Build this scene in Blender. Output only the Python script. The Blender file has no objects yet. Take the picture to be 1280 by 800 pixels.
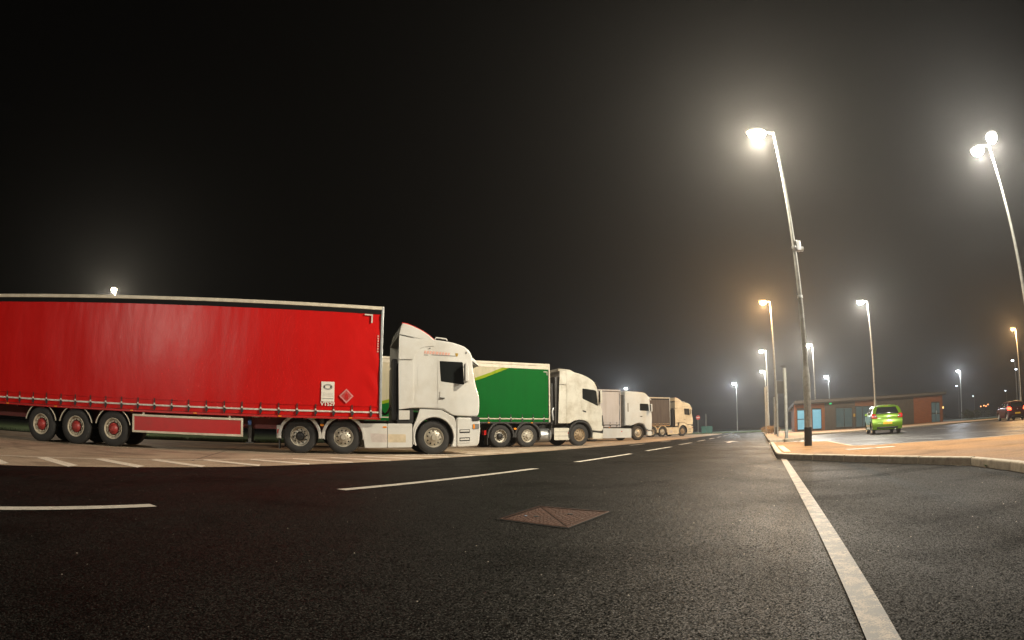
import bpy, bmesh, math, random
from mathutils import Vector, Matrix, noise
R = math.radians
random.seed(7)
sc = bpy.context.scene
COL = sc.collection

# ------------------------------------------------------------------ camera
cam_data = bpy.data.cameras.new('camera')
cam = bpy.data.objects.new('camera', cam_data)
COL.objects.link(cam)
sc.camera = cam
cam_data.type = 'PANO'                       # the photograph was taken with a fisheye lens
cam_data.panorama_type = 'FISHEYE_EQUISOLID'
cam_data.sensor_fit = 'HORIZONTAL'
cam_data.sensor_width = 36.0
cam_data.sensor_height = 22.5
cam_data.fisheye_lens = 702.0 / 1280.0 * 36.0
cam_data.fisheye_fov = math.pi
cam_data.shift_y = 70.0 / 800.0
cam_data.clip_start = 0.05
cam_data.clip_end = 2000
cam.matrix_world = Matrix.Translation((0, 0, 0.67)) @ Matrix.Rotation(R(90 + 5.73), 4, 'X') @ Matrix.Rotation(R(-0.26), 4, 'Z')

# ------------------------------------------------------------------ world, exposure, sampling
world = bpy.data.worlds.new('World')
sc.world = world
world.use_nodes = True
bg = world.node_tree.nodes['Background']
bg.inputs[0].default_value = (0.0042, 0.0036, 0.0031, 1)
bg.inputs[1].default_value = 0.15
sc.view_settings.view_transform = 'Standard'
sc.view_settings.look = 'None'
sc.view_settings.gamma = 1
sc.view_settings.exposure = 0.0
sc.view_settings.use_curve_mapping = False
sc.render.engine = 'CYCLES'
cy = sc.cycles
cy.use_denoising = True
cy.denoiser = 'OPENIMAGEDENOISE'
cy.max_bounces = 6
cy.diffuse_bounces = 2
cy.glossy_bounces = 3
cy.transmission_bounces = 4
cy.volume_bounces = 0
cy.transparent_max_bounces = 8
cy.sample_clamp_indirect = 4.0
cy.sample_clamp_direct = 0.0
cy.use_light_tree = True

LAMP_W = 6000.0
HAZE_DENSITY = 0.00078
HAZE_G = 0.74

# ------------------------------------------------------------------ materials
MATS = {}
def new_mat(name):
    m = bpy.data.materials.new(name)
    m.use_nodes = True
    nt = m.node_tree
    return m, nt, nt.nodes, nt.links, nt.nodes['Principled BSDF']

def ramp(nd, stops):
    r = nd.new('ShaderNodeValToRGB')
    while len(r.color_ramp.elements) < len(stops):
        r.color_ramp.elements.new(0.5)
    for e, (p, c) in zip(r.color_ramp.elements, stops):
        e.position = p
        e.color = (*c, 1) if len(c) == 3 else c
    return r

def M(name, base, rough=0.5, metal=0.0, var=0.12, vscale=3.0, bump=0.0, bscale=40.0, spec=0.5, coat=0.0, dirt=None, dscale=1.3, emit=None, estr=0.0, stretch=None):
    """painted / metal / rubber surface with uneven colour, gloss and fine relief"""
    if name in MATS:
        return MATS[name]
    m, nt, nd, lk, b = new_mat(name)
    tc = nd.new('ShaderNodeTexCoord')
    mp = nd.new('ShaderNodeMapping')
    if stretch: mp.inputs['Scale'].default_value = stretch
    lk.new(tc.outputs['Object'], mp.inputs['Vector'])
    n = nd.new('ShaderNodeTexNoise'); n.inputs['Scale'].default_value = vscale; n.inputs['Detail'].default_value = 8
    n.inputs['Roughness'].default_value = 0.62
    lk.new(mp.outputs['Vector'], n.inputs['Vector'])
    lo = tuple(max(0, c * (1 - var)) for c in base); hi = tuple(min(1, c * (1 + var)) for c in base)
    r = ramp(nd, [(0.3, lo), (0.7, hi)])
    lk.new(n.outputs['Fac'], r.inputs['Fac'])
    colour = r.outputs['Color']
    if dirt:
        n2 = nd.new('ShaderNodeTexNoise'); n2.inputs['Scale'].default_value = dscale; n2.inputs['Detail'].default_value = 10
        n2.inputs['Roughness'].default_value = 0.7
        lk.new(tc.outputs['Object'], n2.inputs['Vector'])
        r2 = ramp(nd, [(0.46, (0, 0, 0)), (0.74, (1, 1, 1))])
        lk.new(n2.outputs['Fac'], r2.inputs['Fac'])
        mul = nd.new('ShaderNodeMath'); mul.operation = 'MULTIPLY'; mul.inputs[1].default_value = dirt[3]
        lk.new(r2.outputs['Color'], mul.inputs[0])
        mx = nd.new('ShaderNodeMixRGB'); mx.inputs['Color2'].default_value = (*dirt[:3], 1)
        lk.new(mul.outputs[0], mx.inputs['Fac']); lk.new(colour, mx.inputs['Color1'])
        colour = mx.outputs['Color']
    lk.new(colour, b.inputs['Base Color'])
    mr = nd.new('ShaderNodeMapRange')
    mr.inputs['To Min'].default_value = max(0.02, rough - 0.1); mr.inputs['To Max'].default_value = min(1, rough + 0.12)
    lk.new(n.outputs['Fac'], mr.inputs['Value']); lk.new(mr.outputs['Result'], b.inputs['Roughness'])
    b.inputs['Metallic'].default_value = metal
    b.inputs['Specular IOR Level'].default_value = spec
    b.inputs['Coat Weight'].default_value = coat
    b.inputs['Coat Roughness'].default_value = 0.08
    if bump:
        n3 = nd.new('ShaderNodeTexNoise'); n3.inputs['Scale'].default_value = bscale; n3.inputs['Detail'].default_value = 5
        lk.new(mp.outputs['Vector'], n3.inputs['Vector'])
        bp = nd.new('ShaderNodeBump'); bp.inputs['Strength'].default_value = bump; bp.inputs['Distance'].default_value = 0.01
        lk.new(n3.outputs['Fac'], bp.inputs['Height']); lk.new(bp.outputs['Normal'], b.inputs['Normal'])
    if emit:
        b.inputs['Emission Color'].default_value = (*emit, 1)
        b.inputs['Emission Strength'].default_value = estr
        m.cycles.emission_sampling = 'NONE'
    MATS[name] = m
    return m

def asphalt(name, dark, light, cell, rough_lo, rough_hi, patch, bump=0.5, spec=0.2, facet=0.3, hi=1.35, stain=0.7, gapdark=0.25):
    m, nt, nd, lk, b = new_mat(name)
    tc = nd.new('ShaderNodeTexCoord')
    v = nd.new('ShaderNodeTexVoronoi'); v.inputs['Scale'].default_value = cell; v.inputs['Randomness'].default_value = 1
    lk.new(tc.outputs['Object'], v.inputs['Vector'])
    v2 = nd.new('ShaderNodeTexVoronoi'); v2.inputs['Scale'].default_value = cell * 0.43
    lk.new(tc.outputs['Object'], v2.inputs['Vector'])
    sep = nd.new('ShaderNodeSeparateColor'); lk.new(v.outputs['Color'], sep.inputs['Color'])
    stone = ramp(nd, [(0.0, dark), (0.55, tuple((a + c) / 2 for a, c in zip(dark, light))), (0.86, light), (1.0, tuple(c * hi for c in light))])
    lk.new(sep.outputs['Red'], stone.inputs['Fac'])
    # binder between the stones
    gap = ramp(nd, [(0.25, (1, 1, 1)), (0.62, (gapdark,) * 3)])
    lk.new(v.outputs['Distance'], gap.inputs['Fac'])
    mul = nd.new('ShaderNodeMixRGB'); mul.blend_type = 'MULTIPLY'; mul.inputs['Fac'].default_value = 1
    lk.new(stone.outputs['Color'], mul.inputs['Color1']); lk.new(gap.outputs['Color'], mul.inputs['Color2'])
    # wear and patching at metre scale
    n = nd.new('ShaderNodeTexNoise'); n.inputs['Scale'].default_value = 0.55; n.inputs['Detail'].default_value = 7; n.inputs['Roughness'].default_value = 0.6
    mp = nd.new('ShaderNodeMapping'); mp.inputs['Rotation'].default_value = (0, 0, R(26)); mp.inputs['Scale'].default_value = (1.6, 0.6, 1)
    lk.new(tc.outputs['Object'], mp.inputs['Vector']); lk.new(mp.outputs['Vector'], n.inputs['Vector'])
    pr = ramp(nd, [(0.3, (1 - patch,) * 3), (0.7, (1 + patch,) * 3)])
    lk.new(n.outputs['Fac'], pr.inputs['Fac'])
    mul2 = nd.new('ShaderNodeMixRGB'); mul2.blend_type = 'MULTIPLY'; mul2.inputs['Fac'].default_value = 1
    lk.new(mul.outputs['Color'], mul2.inputs['Color1']); lk.new(pr.outputs['Color'], mul2.inputs['Color2'])
    # oil and damp stains
    ns = nd.new('ShaderNodeTexNoise'); ns.inputs['Scale'].default_value = 0.8; ns.inputs['Detail'].default_value = 5; ns.inputs['Distortion'].default_value = 0.6
    mps = nd.new('ShaderNodeMapping'); mps.inputs['Rotation'].default_value = (0, 0, R(-20)); mps.inputs['Scale'].default_value = (0.8, 1.5, 1)
    lk.new(tc.outputs['Object'], mps.inputs['Vector']); lk.new(mps.outputs['Vector'], ns.inputs['Vector'])
    rs = ramp(nd, [(0.52, (1, 1, 1)), (0.66, (stain,) * 3)]); lk.new(ns.outputs['Fac'], rs.inputs['Fac'])
    mul3 = nd.new('ShaderNodeMixRGB'); mul3.blend_type = 'MULTIPLY'; mul3.inputs['Fac'].default_value = 1
    lk.new(mul2.outputs['Color'], mul3.inputs['Color1']); lk.new(rs.outputs['Color'], mul3.inputs['Color2'])
    lk.new(mul3.outputs['Color'], b.inputs['Base Color'])
    mr = nd.new('ShaderNodeMapRange'); mr.inputs['To Min'].default_value = rough_lo; mr.inputs['To Max'].default_value = rough_hi
    mr.inputs['From Min'].default_value = 0.3; mr.inputs['From Max'].default_value = 0.7
    lk.new(n.outputs['Fac'], mr.inputs['Value']); lk.new(mr.outputs['Result'], b.inputs['Roughness'])
    b.inputs['Specular IOR Level'].default_value = spec
    add = nd.new('ShaderNodeMath'); add.operation = 'MULTIPLY_ADD'; add.inputs[1].default_value = 0.25
    lk.new(v2.outputs['Distance'], add.inputs[0]); lk.new(v.outputs['Distance'], add.inputs[2])
    bp = nd.new('ShaderNodeBump'); bp.invert = True; bp.inputs['Strength'].default_value = bump; bp.inputs['Distance'].default_value = 0.004
    lk.new(add.outputs[0], bp.inputs['Height'])
    # every stone shows its own broken facet
    off_ = nd.new('ShaderNodeVectorMath'); off_.operation = 'SUBTRACT'; off_.inputs[1].default_value = (0.5, 0.5, 0.5)
    lk.new(v.outputs['Color'], off_.inputs[0])
    flat = nd.new('ShaderNodeVectorMath'); flat.operation = 'MULTIPLY'; flat.inputs[1].default_value = (facet, facet, 0)
    lk.new(off_.outputs[0], flat.inputs[0])
    sm = nd.new('ShaderNodeVectorMath'); sm.operation = 'ADD'
    lk.new(bp.outputs['Normal'], sm.inputs[0]); lk.new(flat.outputs[0], sm.inputs[1])
    nm = nd.new('ShaderNodeVectorMath'); nm.operation = 'NORMALIZE'; lk.new(sm.outputs[0], nm.inputs[0])
    lk.new(nm.outputs[0], b.inputs['Normal'])
    sg = nd.new('ShaderNodeMath'); sg.operation = 'MULTIPLY'; sg.inputs[1].default_value = spec
    gs = nd.new('ShaderNodeMath'); gs.operation = 'MULTIPLY'; lk.new(gap.outputs['Color'], gs.inputs[0]); lk.new(rs.outputs['Color'], gs.inputs[1])
    lk.new(gs.outputs[0], sg.inputs[0]); lk.new(sg.outputs[0], b.inputs['Specular IOR Level'])
    return m

def marking_paint(name, base, worn, under=(0.04, 0.038, 0.035)):
    m, nt, nd, lk, b = new_mat(name)
    tc = nd.new('ShaderNodeTexCoord')
    n = nd.new('ShaderNodeTexNoise'); n.inputs['Scale'].default_value = 9; n.inputs['Detail'].default_value = 12; n.inputs['Roughness'].default_value = 0.75
    lk.new(tc.outputs['Object'], n.inputs['Vector'])
    v = nd.new('ShaderNodeTexVoronoi'); v.inputs['Scale'].default_value = 130
    lk.new(tc.outputs['Object'], v.inputs['Vector'])
    ad = nd.new('ShaderNodeMath'); ad.operation = 'MULTIPLY_ADD'; ad.inputs[1].default_value = 0.22
    lk.new(v.outputs['Distance'], ad.inputs[0]); lk.new(n.outputs['Fac'], ad.inputs[2])
    r = ramp(nd, [(worn, base), (worn + 0.07, tuple(c * 0.55 for c in base)), (worn + 0.16, under)])
    lk.new(ad.outputs[0], r.inputs['Fac']); lk.new(r.outputs['Color'], b.inputs['Base Color'])
    b.inputs['Roughness'].default_value = 0.62
    bp = nd.new('ShaderNodeBump'); bp.invert = True; bp.inputs['Strength'].default_value = 0.4; bp.inputs['Distance'].default_value = 0.003
    lk.new(ad.outputs[0], bp.inputs['Height']); lk.new(bp.outputs['Normal'], b.inputs['Normal'])
    return m

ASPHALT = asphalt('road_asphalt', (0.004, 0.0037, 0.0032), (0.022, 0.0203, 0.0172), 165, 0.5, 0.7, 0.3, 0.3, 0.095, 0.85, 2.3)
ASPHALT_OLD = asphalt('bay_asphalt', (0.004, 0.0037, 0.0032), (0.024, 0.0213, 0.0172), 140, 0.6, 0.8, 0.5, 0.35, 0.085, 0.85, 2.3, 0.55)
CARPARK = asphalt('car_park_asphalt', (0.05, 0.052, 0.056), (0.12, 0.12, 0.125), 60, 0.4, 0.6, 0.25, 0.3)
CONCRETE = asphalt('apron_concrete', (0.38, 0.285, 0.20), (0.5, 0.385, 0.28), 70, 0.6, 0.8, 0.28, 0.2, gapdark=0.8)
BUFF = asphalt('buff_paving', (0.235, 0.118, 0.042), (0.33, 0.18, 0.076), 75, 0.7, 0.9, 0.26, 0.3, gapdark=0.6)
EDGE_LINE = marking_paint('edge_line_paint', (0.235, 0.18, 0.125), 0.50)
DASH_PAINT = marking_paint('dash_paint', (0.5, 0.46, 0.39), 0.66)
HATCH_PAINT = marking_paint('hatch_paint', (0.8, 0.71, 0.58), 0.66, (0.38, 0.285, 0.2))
BAY_PAINT = marking_paint('bay_paint', (0.4, 0.4, 0.4), 0.6, (0.07, 0.07, 0.075))
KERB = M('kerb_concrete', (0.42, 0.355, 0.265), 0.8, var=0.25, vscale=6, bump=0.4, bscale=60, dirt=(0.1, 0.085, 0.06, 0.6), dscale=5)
GRASS = M('grass', (0.045, 0.075, 0.02), 0.9, var=0.45, vscale=2.0, bump=0.8, bscale=30)
SOIL = M('dark_ground', (0.03, 0.032, 0.022), 0.95, var=0.4, vscale=0.5)

WHITE = M('cab_white_paint', (0.63, 0.62, 0.58), 0.22, var=0.05, vscale=2, spec=0.5, coat=0.8, dirt=(0.42, 0.34, 0.22, 0.35), dscale=1.1, bump=0.015, bscale=3)
WHITE_DIRTY = M('cab_grimy_white_paint', (0.6, 0.575, 0.495), 0.32, var=0.08, vscale=2, coat=0.6, dirt=(0.25, 0.19, 0.11, 0.8), dscale=1.2, stretch=(1, 1, 0.5))
WHITE_BLUE = M('cab_cool_white_paint', (0.50, 0.57, 0.62), 0.3, var=0.05, vscale=2, coat=0.3, dirt=(0.4, 0.38, 0.33, 0.35))
CREAM = M('cab_cream_paint', (0.66, 0.58, 0.42), 0.3, var=0.07, vscale=2, coat=0.25, dirt=(0.36, 0.25, 0.13, 0.6))
CREAM_TRIM = M('cream_trim_paint', (0.6, 0.54, 0.42), 0.45, var=0.1, vscale=5, dirt=(0.25, 0.19, 0.12, 0.5), dscale=3)
RED_PAINT = M('red_paint', (0.46, 0.008, 0.007), 0.4, var=0.12, vscale=4, dirt=(0.12, 0.03, 0.02, 0.5), dscale=2)
CHASSIS_RED = M('chassis_red_paint', (0.16, 0.018, 0.014), 0.55, var=0.2, dirt=(0.05, 0.035, 0.025, 0.8), dscale=3)
BLACK = M('black_plastic', (0.018, 0.017, 0.016), 0.55, var=0.3, bump=0.1)
CHASSIS = M('chassis_black', (0.028, 0.026, 0.023), 0.6, var=0.4, vscale=6, dirt=(0.09, 0.07, 0.05, 0.5), dscale=5)
GREY = M('grey_plastic', (0.09, 0.088, 0.085), 0.6, var=0.2)
RUBBER = M('tyre_rubber', (0.022, 0.021, 0.02), 0.75, var=0.35, vscale=8, bump=0.25, bscale=70, dirt=(0.04, 0.034, 0.028, 0.6), dscale=6)
SEAM = M('panel_seam', (0.10, 0.09, 0.075), 0.7)
SEAL = M('rubber_seal', (0.045, 0.042, 0.038), 0.7)
SILVER = M('wheel_silver', (0.5, 0.46, 0.38), 0.42, metal=0.3, var=0.15, vscale=12, dirt=(0.2, 0.16, 0.1, 0.6), dscale=9)
RIM_CREAM = M('wheel_cream', (0.52, 0.46, 0.35), 0.5, var=0.15, vscale=12, dirt=(0.16, 0.12, 0.08, 0.6), dscale=9)
RIM_RUST = M('wheel_brown', (0.34, 0.25, 0.15), 0.55, metal=0.2, var=0.2, vscale=12, dirt=(0.1, 0.07, 0.05, 0.7), dscale=9)
HUB_RED = M('hub_red', (0.34, 0.03, 0.025), 0.5, var=0.2, vscale=15)
ALU = M('aluminium', (0.56, 0.57, 0.57), 0.4, metal=0.85, var=0.15, vscale=6)
GALV = M('galvanised_steel', (0.27, 0.27, 0.25), 0.6, metal=0.3, var=0.28, vscale=9, bump=0.1, bscale=25, dirt=(0.2, 0.19, 0.15, 0.5), dscale=4)
GLASS_DARK = M('cab_window_glass', (0.012, 0.014, 0.014), 0.06, var=0.1, spec=0.8)
AMBER = M('amber_lens', (0.8, 0.26, 0.02), 0.25, var=0.1)
RED_LENS = M('red_lens', (0.5, 0.015, 0.012), 0.2, var=0.1)
CLEAR_LENS = M('headlamp_lens', (0.5, 0.5, 0.48), 0.1, metal=0.6)
YELLOW = M('yellow_plate', (0.75, 0.5, 0.02), 0.45, var=0.1)
BLUE = M('blue_label', (0.05, 0.13, 0.4), 0.4)
PINK_FADED = M('faded_pink_print', (0.66, 0.36, 0.29), 0.5, var=0.15, vscale=20)
WHITE_PRINT = M('white_print', (0.74, 0.7, 0.62), 0.5, var=0.08, vscale=10)
GREY_PRINT = M('grey_print', (0.3, 0.29, 0.26), 0.5)
DARK_PRINT = M('dark_print', (0.06, 0.055, 0.05), 0.5)
GOLD = M('gold_print', (0.42, 0.27, 0.04), 0.4, metal=0.3)
DIAMOND = M('diamond_faded_print', (0.55, 0.2, 0.19), 0.5, var=0.2, vscale=9)
STRAP_WHITE = M('strap_white', (0.5, 0.47, 0.4), 0.7, var=0.2)
REFLECT = M('reflective_tape', (0.62, 0.56, 0.5), 0.45, var=0.2, vscale=8, dirt=(0.3, 0.18, 0.14, 0.6), dscale=5)

def curtain_mat(name, base, rough, seams=True, dirt=None, print_rule=None, spec=0.18):
    m, nt, nd, lk, b = new_mat(name)
    tc = nd.new('ShaderNodeTexCoord')
    n = nd.new('ShaderNodeTexNoise'); n.inputs['Scale'].default_value = 1.1; n.inputs['Detail'].default_value = 9; n.inputs['Roughness'].default_value = 0.65
    mp = nd.new('ShaderNodeMapping'); mp.inputs['Scale'].default_value = (0.9, 1, 0.6)
    lk.new(tc.outputs['Object'], mp.inputs['Vector']); lk.new(mp.outputs['Vector'], n.inputs['Vector'])
    r = ramp(nd, [(0.3, tuple(c * 0.94 for c in base)), (0.72, tuple(min(1, c * 1.05) for c in base))])
    lk.new(n.outputs['Fac'], r.inputs['Fac'])
    col = r.outputs['Color']
    if print_rule:                         # flat print: (x0,z0,x1,z1) line; above it another colour, a band between
        lines, above, band, bw = print_rule
        sp = nd.new('ShaderNodeSeparateXYZ'); lk.new(tc.outputs['Object'], sp.inputs['Vector'])
        h = None
        for x0, z0, x1, z1 in lines:
            k = (z1 - z0) / (x1 - x0)
            f = nd.new('ShaderNodeMath'); f.operation = 'MULTIPLY_ADD'; f.inputs[1].default_value = -k; f.inputs[2].default_value = -(z0 - k * x0)
            lk.new(sp.outputs['X'], f.inputs[0])
            g0 = nd.new('ShaderNodeMath'); g0.operation = 'ADD'
            lk.new(f.outputs[0], g0.inputs[0]); lk.new(sp.outputs['Z'], g0.inputs[1])
            if h is not None:
                mn = nd.new('ShaderNodeMath'); mn.operation = 'SMOOTH_MIN'; mn.inputs[2].default_value = 0.15
                lk.new(h.outputs[0], mn.inputs[0]); lk.new(g0.outputs[0], mn.inputs[1]); g0 = mn
            h = g0
        for thr, c in ((0.0, band), (bw, above)):
            g = nd.new('ShaderNodeMath'); g.operation = 'GREATER_THAN'; g.inputs[1].default_value = thr
            lk.new(h.outputs[0], g.inputs[0])
            mx = nd.new('ShaderNodeMixRGB'); mx.inputs['Color2'].default_value = (*c, 1)
            lk.new(g.outputs[0], mx.inputs['Fac']); lk.new(col, mx.inputs['Color1'])
            col = mx.outputs['Color']
    if dirt:
        n2 = nd.new('ShaderNodeTexNoise'); n2.inputs['Scale'].default_value = 1.6; n2.inputs['Detail'].default_value = 10
        mp2 = nd.new('ShaderNodeMapping'); mp2.inputs['Scale'].default_value = (3, 1, 0.4)
        lk.new(tc.outputs['Object'], mp2.inputs['Vector']); lk.new(mp2.outputs['Vector'], n2.inputs['Vector'])
        r2 = ramp(nd, [(0.42, (0, 0, 0)), (0.75, (dirt[3],) * 3)])
        lk.new(n2.outputs['Fac'], r2.inputs['Fac'])
        mx = nd.new('ShaderNodeMixRGB'); mx.inputs['Color2'].default_value = (*dirt[:3], 1)
        lk.new(r2.outputs['Color'], mx.inputs['Fac']); lk.new(col, mx.inputs['Color1'])
        col = mx.outputs['Color']
    lk.new(col, b.inputs['Base Color'])
    mr = nd.new('ShaderNodeMapRange'); mr.inputs['To Min'].default_value = rough - 0.06; mr.inputs['To Max'].default_value = rough + 0.14
    lk.new(n.outputs['Fac'], mr.inputs['Value']); lk.new(mr.outputs['Result'], b.inputs['Roughness'])
    b.inputs['Specular IOR Level'].default_value = spec
    n3 = nd.new('ShaderNodeTexNoise'); n3.inputs['Scale'].default_value = 9; n3.inputs['Detail'].default_value = 4
    mp3 = nd.new('ShaderNodeMapping'); mp3.inputs['Scale'].default_value = (1.0, 1, 0.5)
    lk.new(tc.outputs['Object'], mp3.inputs['Vector']); lk.new(mp3.outputs['Vector'], n3.inputs['Vector'])
    bp = nd.new('ShaderNodeBump'); bp.inputs['Strength'].default_value = 0.10; bp.inputs['Distance'].default_value = 0.02
    lk.new(n3.outputs['Fac'], bp.inputs['Height']); lk.new(bp.outputs['Normal'], b.inputs['Normal'])
    return m

RED_CURTAIN = curtain_mat('red_curtain_pvc', (0.52, 0.007, 0.006), 0.27, dirt=(0.40, 0.010, 0.008, 0.25), spec=0.2)
GREEN_CURTAIN = curtain_mat('green_curtain_pvc', (0.0, 0.10, 0.013), 0.6, dirt=(0.001, 0.08, 0.010, 0.3), spec=0.08,
                            print_rule=(((-5.22 + 1.65, 2.82, -3.63 + 1.65, 3.47), (-8.88 + 1.65, 1.87, -5.22 + 1.65, 2.84)), (0.52, 0.46, 0.33), (0.24, 0.32, 0.012), 0.13))
GREY_CURTAIN = curtain_mat('pale_grey_curtain_pvc', (0.44, 0.45, 0.48), 0.5, dirt=(0.3, 0.28, 0.27, 0.4))
BROWN_CURTAIN = curtain_mat('grey_brown_curtain_pvc', (0.10, 0.08, 0.068), 0.55, dirt=(0.055, 0.042, 0.033, 0.7))

# ------------------------------------------------------------------ mesh helpers
def link(o, parent=None):
    COL.objects.link(o)
    if parent is not None: o.parent = parent
    return o

class MB:
    def __init__(s): s.v = []; s.f = []; s.wn = False
    def add(s, v, f):
        o = len(s.v); s.v += [tuple(p) for p in v]; s.f += [tuple(i + o for i in q) for q in f]; return s
    def box(s, x0, x1, y0, y1, z0, z1):
        return s.add([(x0, y0, z0), (x1, y0, z0), (x1, y1, z0), (x0, y1, z0), (x0, y0, z1), (x1, y0, z1), (x1, y1, z1), (x0, y1, z1)],
                     [(0, 3, 2, 1), (4, 5, 6, 7), (0, 1, 5, 4), (1, 2, 6, 5), (2, 3, 7, 6), (3, 0, 4, 7)])
    def prism(s, prof, y0, y1):
        """polygon in (x,z) extruded along y"""
        n = len(prof)
        v = [(x, y0, z) for x, z in prof] + [(x, y1, z) for x, z in prof]
        f = [tuple(range(n)), tuple(range(2 * n - 1, n - 1, -1))] + [(i, i + n, (i + 1) % n + n, (i + 1) % n) for i in range(n)]
        return s.add(v, f)
    def slab(s, prof, y0, y1, r, seg=3):
        """polygon in (x,z) extruded along y with its two rims rounded by r"""
        n = len(prof); s.wn = True
        layers = []
        for k in range(seg + 1):
            a = math.pi / 2 * k / seg
            layers.append((y0 + r * (1 - math.sin(a)), r * (1 - math.cos(a))))
        layers = layers[::-1]
        layers += [(y1 - (y - y0), d) for y, d in reversed(layers)]
        v = []
        for y, d in layers:
            v += [(x, y, z) for x, z in inset(prof, d)]
        f = [tuple(range(n)), tuple(range((len(layers)) * n - 1, (len(layers) - 1) * n - 1, -1))]
        for k in range(len(layers) - 1):
            for i in range(n):
                j = (i + 1) % n
                f.append((k * n + i, (k + 1) * n + i, (k + 1) * n + j, k * n + j))
        return s.add(v, f)
    def lathe(s, prof, n=32, origin=(0, 0, 0), axis='y', skip=None):
        """(radius, distance along axis) rings; skip(k, i) drops a face"""
        ox, oy, oz = origin; v = []; f = []
        for r, d in prof:
            for i in range(n):
                a = 2 * math.pi * i / n
                c, q = r * math.cos(a), r * math.sin(a)
                v.append((ox + c, oy + d, oz + q) if axis == 'y' else (ox + c, oy + q, oz + d) if axis == 'z' else (ox + d, oy + c, oz + q))
        for k in range(len(prof) - 1):
            for i in range(n):
                if skip and skip(k, i): continue
                j = (i + 1) % n
                f.append((k * n + i, k * n + j, (k + 1) * n + j, (k + 1) * n + i))
        return s.add(v, f)
    def tube(s, pts, r, n=8, cap=True):
        pts = [Vector(p) for p in pts]; v = []; f = []
        rr = r if isinstance(r, (list, tuple)) else [r] * len(pts)
        prev = None
        for i, p in enumerate(pts):
            t = (pts[min(i + 1, len(pts) - 1)] - pts[max(i - 1, 0)]).normalized()
            a = t.orthogonal().normalized() if prev is None else (prev - t * prev.dot(t)).normalized()
            prev = a; b = t.cross(a)
            for k in range(n):
                q = 2 * math.pi * k / n
                v.append(p + (a * math.cos(q) + b * math.sin(q)) * rr[i])
        for i in range(len(pts) - 1):
            for k in range(n):
                j = (k + 1) % n
                f.append((i * n + k, i * n + j, (i + 1) * n + j, (i + 1) * n + k))
        if cap:
            f.append(tuple(range(n - 1, -1, -1))); f.append(tuple((len(pts) - 1) * n + k for k in range(n)))
        return s.add(v, f)
    def arc(s, cx, cz, r0, r1, a0, a1, y0, y1, n=20):
        """ring sector in (x,z), angles in degrees, extruded along y"""
        pr = [(cx + r1 * math.cos(R(a0 + (a1 - a0) * i / n)), cz + r1 * math.sin(R(a0 + (a1 - a0) * i / n))) for i in range(n + 1)]
        pi = [(cx + r0 * math.cos(R(a0 + (a1 - a0) * i / n)), cz + r0 * math.sin(R(a0 + (a1 - a0) * i / n))) for i in range(n + 1)]
        m = n + 1; v = []
        for y in (y0, y1):
            v += [(x, y, z) for x, z in pr] + [(x, y, z) for x, z in pi]
        f = []
        for i in range(n):
            f += [(i, i + 1, m + i + 1, m + i), (2 * m + i, 3 * m + i, 3 * m + i + 1, 2 * m + i + 1), (i, 2 * m + i, 2 * m + i + 1, i + 1), (m + i, m + i + 1, 3 * m + i + 1, 3 * m + i)]
        f += [(0, m, 3 * m, 2 * m), (n, 2 * m + n, 3 * m + n, m + n)]
        return s.add(v, f)
    def mesh(s, name, mat, sharp=32):
        me = bpy.data.meshes.new(name)
        me.from_pydata(s.v, [], s.f)
        bm = bmesh.new(); bm.from_mesh(me)
        bmesh.ops.recalc_face_normals(bm, faces=bm.faces)
        bm.to_mesh(me); bm.free()
        me.polygons.foreach_set('use_smooth', [True] * len(me.polygons))
        me.set_sharp_from_angle(angle=R(sharp))
        if mat is not None: me.materials.append(mat)
        return me
    def build(s, name, mat, parent=None, bevel=0, sharp=32, loc=None):
        o = bpy.data.objects.new(name, s.mesh(name, mat, sharp))
        link(o, parent)
        if loc is not None: o.location = loc
        if s.wn:
            wn = o.modifiers.new('weighted_normal', 'WEIGHTED_NORMAL'); wn.keep_sharp = True; wn.weight = 80
        if bevel:
            md = o.modifiers.new('bevel', 'BEVEL'); md.width = bevel; md.segments = 2; md.limit_method = 'ANGLE'; md.angle_limit = R(40)
            md.use_clamp_overlap = True
        return o

def inset(prof, d):
    if d <= 1e-9: return prof
    n = len(prof)
    area = sum(prof[i][0] * prof[(i + 1) % n][1] - prof[(i + 1) % n][0] * prof[i][1] for i in range(n))
    sg = 1 if area > 0 else -1
    out = []
    for i in range(n):
        p, q, r = Vector(prof[i - 1]), Vector(prof[i]), Vector(prof[(i + 1) % n])
        a, b = (q - p), (r - q)
        if a.length < 1e-9 or b.length < 1e-9: out.append(tuple(q)); continue
        a.normalize(); b.normalize()
        na, nb = Vector((-a.y, a.x)) * sg, Vector((-b.y, b.x)) * sg
        m = na + nb
        if m.length < 1e-6: m = na
        m.normalize()
        k = max(0.35, m.dot(na))
        q2 = q + m * (d / k)
        out.append((q2.x, q2.y))
    return out

def rounded(prof, r, seg=4):
    """round the corners of a polygon; r a number or one number for each corner"""
    n = len(prof); out = []
    rs = r if isinstance(r, (list, tuple)) else [r] * n
    for i in range(n):
        p, q, t = Vector(prof[i - 1]), Vector(prof[i]), Vector(prof[(i + 1) % n])
        a, b = (p - q), (t - q)
        rr = min(rs[i], a.length * 0.45, b.length * 0.45)
        if rr < 1e-4: out.append(tuple(q)); continue
        a.normalize(); b.normalize()
        p0, p2 = q + a * rr, q + b * rr
        for k in range(seg + 1):
            u = k / seg
            w = p0 * (1 - u) ** 2 + q * 2 * u * (1 - u) + p2 * u * u
            out.append((w.x, w.y))
    return out

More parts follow.
